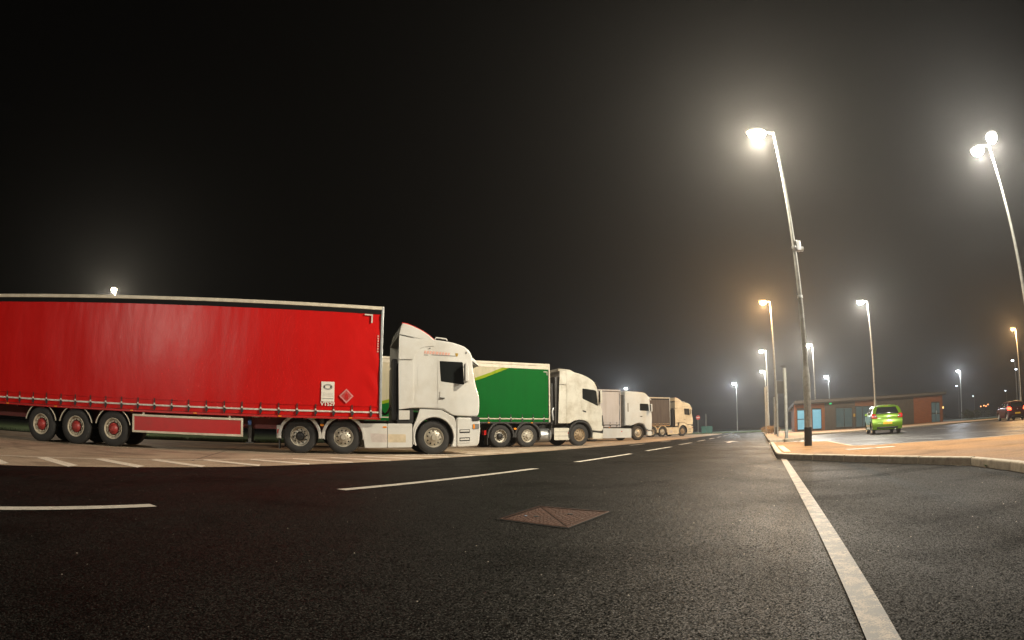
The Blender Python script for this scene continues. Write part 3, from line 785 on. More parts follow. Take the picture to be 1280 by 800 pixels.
def trailer(label, loc, H, mat, rail_mat, wheels=(), wheel_key='trailer', seed=1.0, z_low=1.14, L=13.6, rear_only=False, band=True, rave=CHASSIS_RED, hem=REFLECT, guard=None, buckles=True, guards_trim=CREAM_TRIM, pillar=ALU, group='curtain sided trailers', chassis=CHASSIS_RED):
    """local x=0 at the front bulkhead, x<0 to the rear; y=0 the side facing the camera; z=0 ground"""
    t = thing('semi_trailer', label, 'trailer', loc, TRUCK_ROT, group)
    W = 2.55
    zc = H - 0.18 if band else H - 0.14
    # load box: bulkhead, far side, roof, floor
    MB().box(-.06, 0, .05, W - .05, z_low - .08, H - .05).build('bulkhead', ALU, t)
    MB().box(-L, -.07, W - .06, W - .02, z_low, H - .12).build('far_curtain', mat, t)
    MB().slab([(-L, H - .05), (0.0, H - .05), (0.0, H), (-L, H)], -0.0, W, .02, 2).build('roof', rail_mat, t)
    MB().box(-L, -.02, .0, W, z_low - .07, z_low).build('floor', CHASSIS, t)
    MB().box(-L, -L + .06, .0, W, z_low - .05, H - .05).build('rear_door', ALU, t, bevel=.01)
    # cantrail along the top
    MB().slab([(-L, H - .10), (0.012, H - .10), (0.012, H + .004), (-L, H + .004)], -.045, .06, .018, 2).build('cantrail', rail_mat, t)
    if band:
        MB().box(-L + .02, 0.0, -.022, .03, H - .23, H - .10).build('roller_cover', M('roller_cover_black', (0.007, 0.007, 0.007), 0.8, spec=0.15), t, bevel=.006)
        zc = H - .21
    cu = curtain(t, L - .10, z_low - .06, zc, mat, seed)
    cu.location.x = -.05
    # front corner post
    MB().slab([(-.055, z_low - .08), (.012, z_low - .08), (.012, H - .01), (-.055, H - .01)], -.05, .08, .015, 2).build('corner_post', pillar, t)
    MB().box(-.075, -.06, -.045, -.005, z_low, H - .26).build('tension_pole', BLACK, t)
    # hem, reflective line, side rave
    MB().box(-L, -.06, -.035, -.02, z_low + .055, z_low + .10).build('reflective_line', hem, t)
    MB().box(-L, -.02, -.016, .06, z_low - .13, z_low - .07).build('side_rave', rave, t, bevel=.008)
    MB().box(-L, -.06, -.028, -.016, z_low + .235, z_low + .262).build('hem_tube', mat, t)
    if buckles:
        k = 0; s = -.32
        while s > -L + .2:
            if not (buckles == 'gap' and -4.0 < s < -3.55):
                e = part_empty('buckle', t, (s + random.uniform(-.012, .012), -.036, z_low + .14))
                e.rotation_euler.y = random.uniform(-.03, .03)
                shared('strap', BUCKLE_STRAP, e); shared('clip', BUCKLE_CLIP, e); shared('lever', BUCKLE_LEVER, e)
            s -= .532
    # chassis
    for y in (.72, 1.75):
        MB().box(-L + .2, -.4, y, y + .09, z_low - .46, z_low - .13).build('chassis_beam', chassis, t)
    mb = MB()
    for k in range(12): mb.box(-1.2 - k * 1.05, -1.12 - k * 1.05, .06, W - .06, z_low - .16, z_low - .09)
    mb.build('cross_members', chassis, t)
    for k, s in enumerate(wheels):
        for far in (False, True):
            wheel(t, wheel_key, s, .05, far, W)
            y0, y1 = (.06, .46) if not far else (W - .46, W - .06)
            MB().arc(s, .51, .575, .595, 14, 166, y0, y1, 22).build('mudguard', BLACK, t)
            if not far: MB().arc(s, .51, .578, .604, 12, 168, .035, .06, 26).build('mudguard_trim', guards_trim, t)
        MB().tube([(s, .3, .5), (s, W - .3, .5)], .07, 12).build('axle', CHASSIS, t)
        MB().lathe([(0.0, -.12), (.13, -.12), (.14, 0), (.13, .12), (0, .12)], 16, (s + .18, .62, .62), 'z').build('air_bag', BLACK, t)
    # landing gear and coupling plate
    for y in (.45, W - .6):
        e = part_empty('landing_leg', t, (-2.95 if rear_only else -3.85, y, 0))
        MB().box(-.06, .06, 0, .14, .42, z_low - .1).build('outer_tube', CHASSIS, e, bevel=.006)
        MB().box(-.045, .045, .02, .12, .27, .45).build('inner_tube', GREY, e)
        MB().prism([(-.14, .25), (.14, .25), (.1, .29), (-.1, .29)], -.02, .16).build('foot', CHASSIS, e)
    MB().box(-3.9, -3.83, .52, W - .52, .72, .80).build('landing_brace', CHASSIS, t)
    MB().lathe([(0, -.2), (.15, -.2), (.165, -.15), (.165, .75), (.15, .8), (0, .8)], 20, (-8.2 if not wheels else wheels[-1] + 1.2, 1.25, .62), 'x').build('air_tank', CHASSIS, t)
    for s in [-.9 - .0, -2.95, -5.45, -7.45, -10.1, -12.0]:
        MB().slab([(s - .05, z_low - .115), (s + .05, z_low - .115), (s + .05, z_low - .08), (s - .05, z_low - .08)], -.03, -.012, .006, 2).build('marker_lamp', AMBER, t)
    if guard:
        s0, s1, za, zb = guard
        g = part_empty('side_guard', t)
        fr = MB()
        MB().box(s0 + .05, s1 - .05, .012, .03, za + .05, zb - .05).build('panel', RED_PAINT, g)
        MB().box(s0, s1, 0, .04, zb - .06, zb).build('top_bar', CREAM_TRIM, g, bevel=.006)
        MB().box(s0, s1, 0, .04, za, za + .06).build('bottom_bar', CREAM_TRIM, g, bevel=.006)
        for s in (s0, s1 - .06): MB().box(s, s + .06, .002, .038, za + .06, zb - .06).build('end_bar', CREAM_TRIM, g, bevel=.004)
        for s in (s0 + .33, s1 - .42): MB().box(s, s + .05, .01, .05, zb, z_low - .1).build('hanger', CREAM_TRIM, g)
    return t

def off(o, ds):
    """a point ds metres along the trucks' heading from o"""
    return (o[0] + ds * math.cos(TRUCK_ROT), o[1] + ds * math.sin(TRUCK_ROT), 0)
O1 = (-2.29, 16.41); O2 = (3.16, 25.95); O3 = (8.66, 37.7); O4 = (17.2, 54.6)

tr1 = trailer('long red curtain sided trailer nearest the camera', off(O1, -1.60), 4.30, RED_CURTAIN, CREAM_TRIM, wheels=(-10.68, -9.38, -8.08), seed=2.0, guard=(-7.42, -4.02, .44, .95), buckles='gap', rave=RED_PAINT)
# placard, code and hazard diamonds on the red curtain
pl = part_empty('data_plate', tr1, (-1.57, -.046, 1.77))
MB().box(-.19, .19, .0, .012, -.28, .28).build('plate', WHITE_PRINT, pl)
eye = MB()
n = 28
for q0, q1 in ((.135, .118), (.10, .085)):
    v = []; f = []
    for i in range(n):
        a = 2 * math.pi * i / n
        v += [(q0 * math.cos(a), -.002, .13 + q0 * .62 * math.sin(a)), (q1 * math.cos(a), -.002, .13 + q1 * .5 * math.sin(a))]
    for i in range(n):
        j = (i + 1) % n; f.append((2 * i, 2 * j, 2 * j + 1, 2 * i + 1))
    eye.add(v, f)
eye.build('oval_emblem', GREY_PRINT, pl)
for x in (-.105, .085):
    MB().slab(rounded([(x - .025, .095), (x + .02, .095), (x + .03, .165), (x - .02, .17)], .012, 3), -.0035, -.002, .0004, 1).build('emblem_mark', DARK_PRINT, pl)
for k, (w, z) in enumerate([(.15, -.05), (.14, -.09), (.16, -.13), (.16, -.21)]):
    MB().box(-w, w, -.002, .0, z, z + (.008 if k < 3 else .022)).build('small_print', GREY_PRINT, pl)
tm = text_mesh('VTS29', .155, WHITE_PRINT, 'lettering')
lt = shared('lettering', tm, tr1, (-1.57, -.046, 1.375)); lt.rotation_euler = (R(90), 0, 0)
for sx, zz in ((-1.03, 1.66), (-12.78, 1.62)):
    dm = part_empty('hazard_diamond', tr1, (sx, -.046, zz))
    def dia(r): return [(0, -r), (r, 0), (0, r), (-r, 0)]
    MB().prism(dia(.21), 0, .004).build('border', DIAMOND, dm)
    MB().prism(dia(.155), -.002, .0).build('field', M('diamond_field', (0.42, 0.05, 0.045), 0.5, var=0.3, vscale=9), dm)
    MB().prism([(-.06, -.1), (.06, -.1), (.05, .02), (0, .09), (-.05, .02)], -.004, -.002).build('symbol', RED_PAINT, dm)
MB().box(-.56, -.32, -.05, -.03, 4.035 - .02, 4.035 + .02).build('corner_mark', STRAP_WHITE, tr1)
MB().box(-.36, -.32, -.05, -.03, 3.80, 4.013).build('corner_mark', STRAP_WHITE, tr1)
for k in range(7): MB().box(-.155, -.115, -.044, -.036, 2.95 + k * .075, 2.995 + k * .075).build('faded_letter', PINK_FADED, tr1)
mb = MB().box(-12.5, -12.36, -.04, -.03, 1.36, 1.44); mb.build('yellow_reflector', YELLOW, tr1)
MB().box(-3.9, -3.8, .42, .444, .78, .92).build('blue_label', BLUE, tr1)
MB().tube([(-4.0, .35, .78), (-4.12, .35, .62), (-4.1, .34, .55)], .022, 8).build('crank_handle', RED_PAINT, tr1)

tr2 = trailer('green and cream curtain sided trailer behind the red one', off(O2, -1.60), 3.74, GREEN_CURTAIN, CREAM_TRIM, wheels=(-10.68, -9.38, -8.08), seed=5.0, z_low=1.18, band=False, rave=CHASSIS, hem=CREAM_TRIM, buckles=True, pillar=CREAM_TRIM, chassis=CHASSIS)
MB().box(-.02 - 13.5, -.03, -.03, .03, 3.49, 3.635).build('cantrail_board', CREAM_TRIM, tr2)
MB().box(-.32, -.12, -.05, -.03, 3.36, 3.39).build('corner_mark', STRAP_WHITE, tr2)
MB().box(-.15, -.12, -.05, -.03, 3.22, 3.36).build('corner_mark', STRAP_WHITE, tr2)
tr3 = trailer('pale grey curtain trailer behind the third cab', off(O3, -1.55), 3.42, GREY_CURTAIN, GREY_CURTAIN, wheels=(-10.68, -9.38, -8.08), seed=8.0, z_low=1.0, band=False, rave=CHASSIS, hem=CHASSIS, pillar=GREY_CURTAIN, chassis=CHASSIS)
tr4 = trailer('grey brown curtain trailer with white roof rail, farthest in the row', off(O4, -1.75), 3.86, BROWN_CURTAIN, CREAM_TRIM, wheels=(-10.68, -9.38, -8.08), seed=11.0, z_low=1.18, band=True, rave=M('ochre_paint', (0.4, 0.24, 0.09), 0.5), hem=M('ochre_line', (0.42, 0.27, 0.12), 0.5), chassis=CHASSIS)

# ------------------------------------------------------------------ tractor units
def plate(parent, name, prof, mat, y=0.0, t=.012, r=.006, rad=.03, far=False, seal=0.0, W=2.5, seal_mat=SEAL):
    """a panel standing proud of the cab side, with a rubber seal round it"""
    pr = rounded(prof, rad, 4) if rad else prof
    if name in ('sleeper_panel', 'locker_door'): t = .003; r = .001; seal = .022; seal_mat = SEAM
    if name == 'door': t = .007
    y0, y1 = (y - t, y + .004) if not far else (W - y - .004, W - y + t)
    o = MB().slab(pr, y0, y1, min(r, t * .45), 2).build(name, mat, parent)
    if seal:
        ys = (y - .0014, y + .002) if not far else (W - y - .002, W - y + .0014)
        MB().prism(rounded(inset(prof, -seal), rad + seal, 4) if rad else inset(prof, -seal), *ys).build('seal', seal_mat, o)
    return o

def fender(parent, name, cx, cz, r, outer, y0, y1, mat):
    """panel round a wheel arch: outer outline from rear foot over the top to the front foot, minus the arch"""
    a0, a1 = math.atan2(outer[-1][1] - cz, outer[-1][0] - cx), math.atan2(outer[0][1] - cz, outer[0][0] - cx)
    if a0 > 0: a0 -= 2 * math.pi
    b0 = -math.asin(min(.99, (cz - outer[-1][1]) / r)); b1 = math.pi + math.asin(min(.99, (cz - outer[0][1]) / r))
    n = 22
    arc = [(cx + r * math.cos(b0 + (b1 - b0) * i / n), cz + r * math.sin(b0 + (b1 - b0) * i / n)) for i in range(n + 1)]
    # strips between matching points of the outline and of the arch
    out = []; P = [Vector(p) for p in outer]; cum = [0]
    for a, b in zip(P[:-1], P[1:]): cum.append(cum[-1] + (b - a).length)
    arc = arc[::-1]
    v = []; f = []
    for i in range(n + 1):
        ang = math.atan2(arc[i][1] - cz, arc[i][0] - cx)
        d = Vector((math.cos(ang), math.sin(ang))); best = None
        for a, b in zip(P[:-1], P[1:]):
            e = b - a; den = d.x * e.y - d.y * e.x
            if abs(den) < 1e-9: continue
            w = a - Vector((cx, cz)); tt = (w.x * e.y - w.y * e.x) / den; uu = (w.x * d.y - w.y * d.x) / den
            if tt > 0 and -1e-6 <= uu <= 1 + 1e-6 and (best is None or tt < best): best = tt
        q = Vector((cx, cz)) + d * best if best else (P[0] if i < n / 2 else P[-1])
        out.append((q.x, q.y))
    m = n + 1
    for y in (y0, y1):
        v += [(x, y, z) for x, z in out] + [(x, y, z) for x, z in arc]
    for i in range(n):
        f += [(i, i + 1, m + i + 1, m + i), (2 * m + i, 3 * m + i, 3 * m + i + 1, 2 * m + i + 1), (i, 2 * m + i, 2 * m + i + 1, i + 1), (m + i, m + i + 1, 3 * m + i + 1, 3 * m + i)]
    f += [(0, m, 3 * m, 2 * m), (n, 2 * m + n, 3 * m + n, m + n)]
    return MB().add(v, f).build(name, mat, parent, bevel=.012)

def tractor(label, loc, kind, paint, detail=True, turn=0.0, steer='steer', group='tractor units of the parked trucks', mid='mid'):
    t = thing('tractor_unit', label, 'truck cab', loc, TRUCK_ROT - R(turn), group)
    W = 2.5
    A, B, C = kind == 'A', kind == 'B', kind == 'C'
    # --- chassis
    for y in (.78, 1.62):
        MB().box(-4.45 if not C else -3.9, .95, y, y + .09, .74, .99).build('chassis_rail', CHASSIS, t)
    MB().lathe([(0, .99), (.5, .99), (.55, 1.02), (.5, 1.06), (0, 1.06)], 24, (-3.0, W / 2, 0), 'z').build('fifth_wheel', CHASSIS, t)
    MB().box(-1.3, .6, .5, 2.0, .45, 1.0).build('engine_block', CHASSIS, t)
    axles = [('mid', -2.68), ('drive', -3.97)] if not C else [('drive', -3.65)]
    for far in (False, True):
        wheel(t, steer, 0.0, .07, far, W)
        for k, s in axles: wheel(t, k, s, .05, far, W)
    for k, s in [('', 0.0)] + axles:
        MB().tube([(s, .35, .5), (s, W - .35, .5)], .075, 10).build('axle', CHASSIS, t)
    # --- cab body: side outline (x, z)
    if A:
        prof = [(-.72, 1.36), (-.36, 1.37), (.24, 1.35), (.56, 1.16), (1.36, 1.13), (1.385, 1.5), (1.37, 1.75), (1.28, 2.03), (1.195, 2.45), (1.165, 2.75), (1.165, 2.93), (1.09, 3.10), (.92, 3.25), (.55, 3.36), (.03, 3.42), (-.72, 3.45)]
        prof = rounded(prof, [0, .05, .15, .15, .14, .1, .1, .1, .1, .1, .1, .14, .15, .2, .2, 0], 3)
    elif B:
        prof = [(-.72, 1.04), (-.52, 1.05), (-.36, 1.16), (.0, 1.22), (.36, 1.14), (.58, .92), (.66, .70), (1.26, .66), (1.30, 1.02), (1.235, 1.69), (1.13, 1.96), (1.0, 2.55), (.95, 2.74), (.80, 3.03), (.40, 3.26), (-.17, 3.42), (-.72, 3.47)]
        prof = rounded(prof, [0, .06, .1, .1, .1, .1, .06, .14, .1, .1, .1, .15, .14, .2, .25, .2, 0], 3)
    else:
        prof = [(-1.16, 1.02), (-.62, 1.02), (-.5, 1.06), (.0, 1.2), (.45, 1.1), (.64, .75), (1.14, .62), (1.17, 1.6), (1.12, 1.95), (1.0, 2.45), (.98, 2.75), (.86, 3.05), (.56, 3.27), (-.2, 3.33), (-1.16, 3.36)]
        prof = rounded(prof, [0, .06, .08, .1, .1, .1, .14, .1, .1, .1, .1, .15, .15, .2, 0], 3)
    body = MB().slab(prof, 0.0, W, .045, 5).build('cab_body', paint, t, sharp=24)
    # --- windscreen
    if A: ws = [(1.305, 2.02), (1.205, 2.46), (1.172, 2.70), (1.14, 2.70), (1.17, 2.46), (1.26, 2.02)]
    elif B: ws = [(1.15, 1.98), (1.02, 2.56), (.965, 2.80), (.93, 2.78), (.985, 2.56), (1.11, 1.96)]
    else: ws = [(1.135, 1.97), (1.02, 2.46), (1.0, 2.74), (.965, 2.74), (.98, 2.46), (1.09, 1.95)]
    wsc = MB().slab(ws, .03, W - .03, .012, 2).build('windscreen', GLASS_DARK, t)
    for y in (.7, 1.6):
        MB().tube([(ws[0][0] + .02, y, ws[0][1] + .02), (ws[1][0] + .02, y + .35, (ws[0][1] + ws[1][1]) / 2 + .1)], .012, 6).build('wiper', BLACK, wsc)
    # --- front: grille, bumper, lamps
    fx = 1.39 if A else 1.305 if B else 1.175
    gr = MB().box(fx - .02, fx + .012, .35, W - .35, 1.12, 1.72).build('grille', BLACK, t)
    for k in range(5): MB().box(fx + .012, fx + .03, .38, W - .38, 1.16 + k * .11, 1.21 + k * .11).build('grille_bar', GREY, gr)
    bz = 1.11 if A else .64 if B else .60
    bprof = [(.66, bz), (fx - .005, bz), (fx + .02, bz - .35), (fx - .02, .34), (fx - .09, .25), (.68, .22)] if A else [(.72, bz), (fx - .02, bz), (fx - .02, .36), (fx - .08, .28), (.74, .30)]
    bump = MB().slab(rounded(bprof, .09, 3), .004, W - .004, .04, 3).build('bumper', paint, t)
    # --- sides, both
    for far in (False, True):
        def P(name, prof, mat=paint, parent=t, **k): return plate(parent, name, prof, mat, far=far, W=W, **k)
        sg = 1 if not far else -1
        yy = (lambda a, b: (a, b)) if not far else (lambda a, b: (W - b, W - a))
        if A:
            door = P('door', [(.10, 2.87), (.94, 2.855), (1.02, 2.6), (1.11, 2.1), (1.16, 1.75), (1.15, 1.16), (.58, 1.18), (.27, 1.37), (.09, 1.385)], seal=.028, rad=.04)
            P('side_window', [(.145, 2.78), (.86, 2.765), (.905, 2.09), (.19, 2.17)], GLASS_DARK, door, y=-.007, t=.004, r=.001, seal=.022, rad=.035)
            hn = P('door_handle', [(.15, 1.68), (.33, 1.66), (.26, 1.9), (.16, 1.88)], paint, door, y=-.007, t=.02, r=.008, rad=.03)
            P('handle_grip', [(.155, 1.665), (.30, 1.655), (.30, 1.685), (.155, 1.695)], BLACK, hn, y=-.032, t=.01, r=.002, rad=.008)
            P('locker_door', [(-.58, 1.52), (.0, 1.50), (.0, 1.86), (-.58, 1.86)], seal=.006, t=.008, rad=.02)
            P('sleeper_panel', [(-.52, 2.0), (.01, 1.96), (.01, 2.82), (-.36, 2.82), (-.52, 2.6)], t=.007, r=.003, rad=.1, seal=.003, seal_mat=paint)
            # air deflector side panels behind the cab
            P('side_fairing', [(-1.06, 1.32), (-.65, 1.38), (-.64, 2.77), (-1.09, 2.76)], y=.0, t=.02, seal=.02, rad=.015)
            P('upper_fairing', [(-1.09, 2.79), (-.64, 2.80), (-.58, 3.0), (-.45, 3.14), (-.28, 3.19), (-.02, 3.22), (-.02, 3.315), (-1.085, 3.505)], t=.02, seal=.02, rad=.02)
            P('fairing_foot', [(-1.06, 1.02), (-.74, 1.03), (-.74, 1.30), (-1.06, 1.295)], t=.018, rad=.012, seal=.008)
            P('roof_name_strip', [(-.10, 2.945), (.64, 2.935), (.64, 2.95), (-.10, 2.96)], GREY, t, t=.004, r=.001, rad=0, y=-.002)
            if detail and not far:
                x = -.33
                for k, w in enumerate([.075, .09, .08, .1, .11, .085, .09, .09, .08]):
                    sh = .02
                    P('faded_letter', [(x, 2.985 - k * .003), (x + w - .025, 2.984 - k * .003), (x + w - .025 + sh, 3.075 - k * .005), (x + sh, 3.076 - k * .005)], PINK_FADED, t, t=.003, r=.0005, rad=.01, y=-.003)
                    x += w
                P('small_mark', [(-.33, 2.93), (-.20, 2.928), (-.20, 2.96), (-.33, 2.962)], GREY_PRINT, t, t=.003, r=.0005, rad=.006, y=-.003)
                P('gold_emblem', [(.62, 3.03), (.72, 3.03), (.70, 2.95), (.67, 2.92), (.64, 2.95)], GOLD, t, t=.004, r=.001, rad=.01, y=-.003)
                P('roof_vent', [(-.17, 3.135), (-.14, 3.135), (-.14, 3.16), (-.17, 3.16)], BLACK, t, t=.024, r=.001, rad=0)
                P('cab_marker', [(.93, 3.04), (.97, 3.02), (.98, 3.07), (.95, 3.10)], BLACK, t, t=.012, r=.002, rad=.008)
            fo = [(-.645, .30), (-.645, .80), (-.50, 1.12), (-.50, 1.345), (.22, 1.325), (.55, 1.135), (.65, 1.10), (.665, .24)]
            fender(t, 'fender', 0, .53, .58, fo, *yy(-.004, .16), paint)
            MB().arc(0, .53, .585, .63, -25, 205, *yy(-.016, .03), 30).build('arch_lip', paint, t, bevel=.008)
            # steps and lamp cluster ahead of the wheel
            st = P('step_panel', [(.70, .34), (1.10, .36), (1.12, 1.06), (.70, 1.08)], t=.008, rad=.03, seal=.006)
            for z in (.40, .64): P('step_well', [(.76, z), (1.08, z + .01), (1.08, z + .12), (.76, z + .11)], BLACK, st, y=-.008, t=.003, r=.001, rad=.02)
            for z in (.43, .68): P('step_tread', [(.78, z), (1.06, z + .01), (1.06, z + .06), (.78, z + .05)], paint, st, y=-.010, t=.014, r=.004, rad=.01)
            P('lamp_corner', [(1.15, 1.0), (1.375, 1.01), (1.385, 1.13), (1.14, 1.15)], BLACK, t, y=.0, t=.012, rad=.03)
            hl = P('headlight', [(1.17, .76), (1.37, .77), (1.375, .92), (1.17, .925)], CLEAR_LENS, t, y=.004, t=.012, rad=.03)
            P('indicator', [(1.175, .775), (1.235, .78), (1.225, .91), (1.175, .905)], AMBER, hl, y=-.008, t=.006, r=.002, rad=.01)
        elif B:
            door = P('door', [(.07, 2.76), (.70, 2.72), (.95, 2.62), (1.03, 2.2), (1.09, 1.9), (1.15, 1.66), (1.21, 1.05), (.62, .98), (.37, 1.2), (.06, 1.27)], seal=.028, rad=.05)
            P('side_window', [(.125, 2.68), (.70, 2.63), (.90, 2.585), (.985, 1.86), (.72, 1.97), (.125, 2.20)], GLASS_DARK, door, y=-.007, t=.004, r=.001, seal=.022, rad=.04)
            P('door_crease', [(.10, 1.74), (1.12, 1.5), (1.12, 1.515), (.10, 1.76)], paint, door, y=-.007, t=.012, r=.005, rad=0)
            P('door_handle', [(.13, 1.60), (.32, 1.55), (.32, 1.62), (.13, 1.67)], BLACK, door, y=-.007, t=.012, r=.004, rad=.02)
            P('side_fairing', [(-1.17, 1.06), (-.74, 1.06), (-.73, 2.80), (-1.10, 2.82)], t=.02, seal=.02, rad=.02)
            P('upper_fairing', [(-1.10, 2.845), (-.73, 2.83), (-.73, 3.44), (-1.06, 3.50)], t=.02, seal=.02, rad=.02)
            P('locker_door', [(-1.10, 1.38), (-.93, 1.36), (-.90, 1.78), (-1.08, 1.82)], t=.006, y=-.02, seal=.008, rad=.02)
            P('sleeper_panel', [(-.66, 1.12), (-.42, 1.2), (-.1, 1.3), (.03, 1.32), (.03, 2.78), (-.66, 2.82)], t=.007, r=.003, rad=.05, seal=.004, seal_mat=paint)
            MB().arc(0, .53, .57, .655, -12, 196, *yy(-.03, .12), 30).build('arch_lip', BLACK, t, bevel=.01)
            P('step_panel', [(.66, .32), (1.2, .33), (1.22, .60), (.68, .62)], t=.01, rad=.03, seal=.01)
            P('skirt_box', [(-1.37, .29), (-.59, .29), (-.58, .84), (-1.38, .85)], y=.03, t=.04, r=.015, rad=.06)
            for z in (.47, .66): P('skirt_groove', [(-1.36, z), (-.60, z), (-.60, z + .012), (-1.36, z + .012)], SEAL, t, y=-.01, t=.002, r=.0005, rad=0)
            P('marker_lamp', [(-.68, .58), (-.62, .58), (-.62, .64), (-.68, .64)], RED_LENS, t, y=-.010, t=.008, r=.002, rad=.01)
            MB().lathe([(0, -2.02), (.27, -2.02), (.29, -1.98), (.29, -1.5), (.27, -1.46), (0, -1.46)], 24, (0, .36 if not far else W - .36, .53), 'x').build('fuel_tank', ALU, t)
            P('tank_strap', [(-1.62, .25), (-1.57, .25), (-1.57, .82), (-1.62, .82)], BLACK, t, y=.075, t=.02, r=.004, rad=0)
            P('lamp_corner', [(1.2, .92), (1.30, .94), (1.24, 1.44), (1.20, 1.42)], BLACK, t, t=.012, rad=.02)
            P('bumper_trim', [(.66, .64), (1.24, .56), (1.24, .64), (.66, .72)], BLACK, t, t=.016, rad=.01)
        else:
            door = P('door', [(.04, 2.75), (.82, 2.72), (.95, 2.4), (1.06, 1.95), (1.10, 1.6), (1.08, .72), (.70, .78), (.50, 1.12), (.04, 1.24)], seal=.028, rad=.04)
            P('side_window', [(.10, 2.52), (.83, 2.50), (.88, 2.0), (.10, 2.04)], GLASS_DARK, door, y=-.007, t=.004, r=.001, seal=.022, rad=.04)
            P('door_handle', [(.12, 1.6), (.3, 1.6), (.3, 1.66), (.12, 1.66)], BLACK, door, y=-.007, t=.012, r=.004, rad=.02)
            P('side_fairing', [(-1.15, 1.06), (-.70, 1.06), (-.70, 3.28), (-1.15, 3.32)], t=.018, seal=.008, rad=.02)
            P('side_slot', [(-.95, 1.95), (-.88, 1.95), (-.88, 2.55), (-.95, 2.55)], GREY, t, y=-.018, t=.006, r=.002, rad=.02)
            P('sleeper_panel', [(-.62, 1.3), (-.02, 1.3), (-.02, 2.72), (-.62, 2.72)], t=.006, r=.002, rad=.05, seal=.004, seal_mat=paint)
            MB().arc(0, .53, .56, .63, -18, 198, *yy(-.02, .12), 26).build('arch_lip', BLACK, t, bevel=.01)
            P('side_skirt', [(-2.95, .2), (-.66, .2), (-.66, .82), (-2.95, .86)], y=.0, t=.02, rad=.03)
            P('marker_lamp', [(-1.5, .6), (-1.42, .6), (-1.42, .66), (-1.5, .66)], RED_LENS, t, y=-.02, t=.008, r=.002, rad=.01)
            P('step_panel', [(.74, .32), (1.08, .32), (1.08, .56), (.76, .58)], t=.01, rad=.03, seal=.01)
        # arch liner, mirror, mudguards
        MB().arc(0, .53, .555, .575, -20, 200, *yy(.03, .62), 22).build('arch_liner', BLACK, t)
        mx, mz0, mz1 = (.93, 2.16, 2.74) if A else (1.04, 1.98, 2.62) if B else (.98, 1.95, 2.5)
        mr = part_empty('mirror', t)
        y0m, y1m = yy(-.24, -.08)
        MB().slab(rounded([(mx - .05, mz0), (mx + .06, mz0 + .02), (mx + .045, mz1), (mx - .055, mz1 - .02)], .04, 3), y0m, y1m, .02, 3).build('housing', paint, mr)
        MB().box(mx - .058, mx - .049, y0m + .03, y1m - .03, mz0 + .06, mz1 - .06).build('mirror_glass', GLASS_DARK, mr)
        for z in (mz0 + .04, mz1 - .06): MB().tube([(mx, *( [y1m - .02] if not far else [y0m + .02]), z), (mx + .06, .01 if not far else W - .01, z - .02)], .02, 8).build('bracket', BLACK, mr)
        for k, s in axles:
            lipm, wd = (paint, .46) if A else (BLACK, .5)
            MB().arc(s, .5, .555, .575, -8, 188, *yy(.02, wd), 26).build('mudguard', BLACK if not A else paint, t)
            if not C: MB().arc(s, .5, .56, .645, -6, 186, *yy(-.006, .03), 28).build('mudguard_lip', lipm, t, bevel=.01)
        if A:
            sk = P('side_skirt', [(-2.20, .90), (-1.40, .905), (-1.40, .205), (-2.06, .19), (-2.10, .52)], y=.03, t=.03, r=.012, rad=.03)
            sk2 = P('side_skirt', [(-1.39, .905), (-.66, .915), (-.66, .22), (-1.39, .205)], y=.03, t=.03, r=.012, rad=.03)
            P('skirt_recess', [(-1.86, .36), (-1.41, .36), (-1.41, .60), (-1.9, .62)], M('greyed_paint', (0.5, 0.44, 0.40), 0.45, var=0.15, vscale=6), sk, y=.0, t=.002, r=.0005, rad=.03)
            P('skirt_recess', [(-1.38, .36), (-.85, .36), (-.85, .60), (-1.38, .60)], M('stained_paint', (0.55, 0.46, 0.32), 0.45, var=0.25, vscale=4), sk2, y=.0, t=.002, r=.0005, rad=.03)
            P('marker_lamp', [(-1.53, .775), (-1.42, .775), (-1.42, .825), (-1.53, .825)], AMBER, sk, y=.0, t=.01, r=.003, rad=.012)
            P('skirt_ledge', [(-2.18, .80), (-.70, .81), (-.70, .825), (-2.18, .815)], paint, t, y=.0, t=.008, r=.003, rad=0)
            tl = MB().box(-4.66, -4.52, *yy(.02, .4), .42, .80).build('rear_lamp_box', paint, t, bevel=.015)
            MB().box(-4.64, -4.56, *yy(.005, .022), .56, .68).build('tail_lamp', RED_LENS, tl)
            MB().box(-4.60, -4.57, *yy(.06, .42), .12, .44).build('mud_flap', BLACK, t)
            MB().slab(rounded([(-3.37, .80), (-3.26, .80), (-3.26, .86), (-3.37, .86)], .015, 2), *yy(-.015, .02), .004, 1).build('marker_lamp', AMBER, t)
            MB().lathe([(0, -.08), (.06, -.07), (.085, 0), (.07, .06), (0, .09)], 14, (-3.31, .12 if not far else W - .12, .95), 'z').build('work_lamp', GREY, t)
        if B:
            MB().slab(rounded([(-3.37, .78), (-3.25, .78), (-3.25, .86), (-3.37, .86)], .015, 2), *yy(-.015, .02), .004, 1).build('marker_lamp', AMBER, t)
            MB().box(-4.72, -4.62, *yy(.1, .4), .55, .75).build('tail_lamp', RED_LENS, t)
            MB().box(-4.60, -4.57, *yy(.06, .42), .12, .5).build('mud_flap', BLACK, t)
    # --- roof
    if A:
        df = [(-1.09, 3.53), (-1.03, 3.80), (-.99, 3.88), (-.84, 3.855), (-.60, 3.77), (-.35, 3.65), (-.15, 3.52), (0.0, 3.385), (-.02, 3.335)]
        MB().slab(rounded(df, [0, .1, 0, .1, .1, .1, .1, 0, 0], 3), .004, W - .004, .03, 4).build('roof_deflector', paint, t)
        mb = MB(); top = [(-1.0, 3.885), (-.84, 3.86), (-.60, 3.775), (-.35, 3.655), (-.15, 3.525), (-.02, 3.41)]
        mb.tube([(x, .07, z) for x, z in top], .024, 8).build('red_trim', RED_PAINT, t)
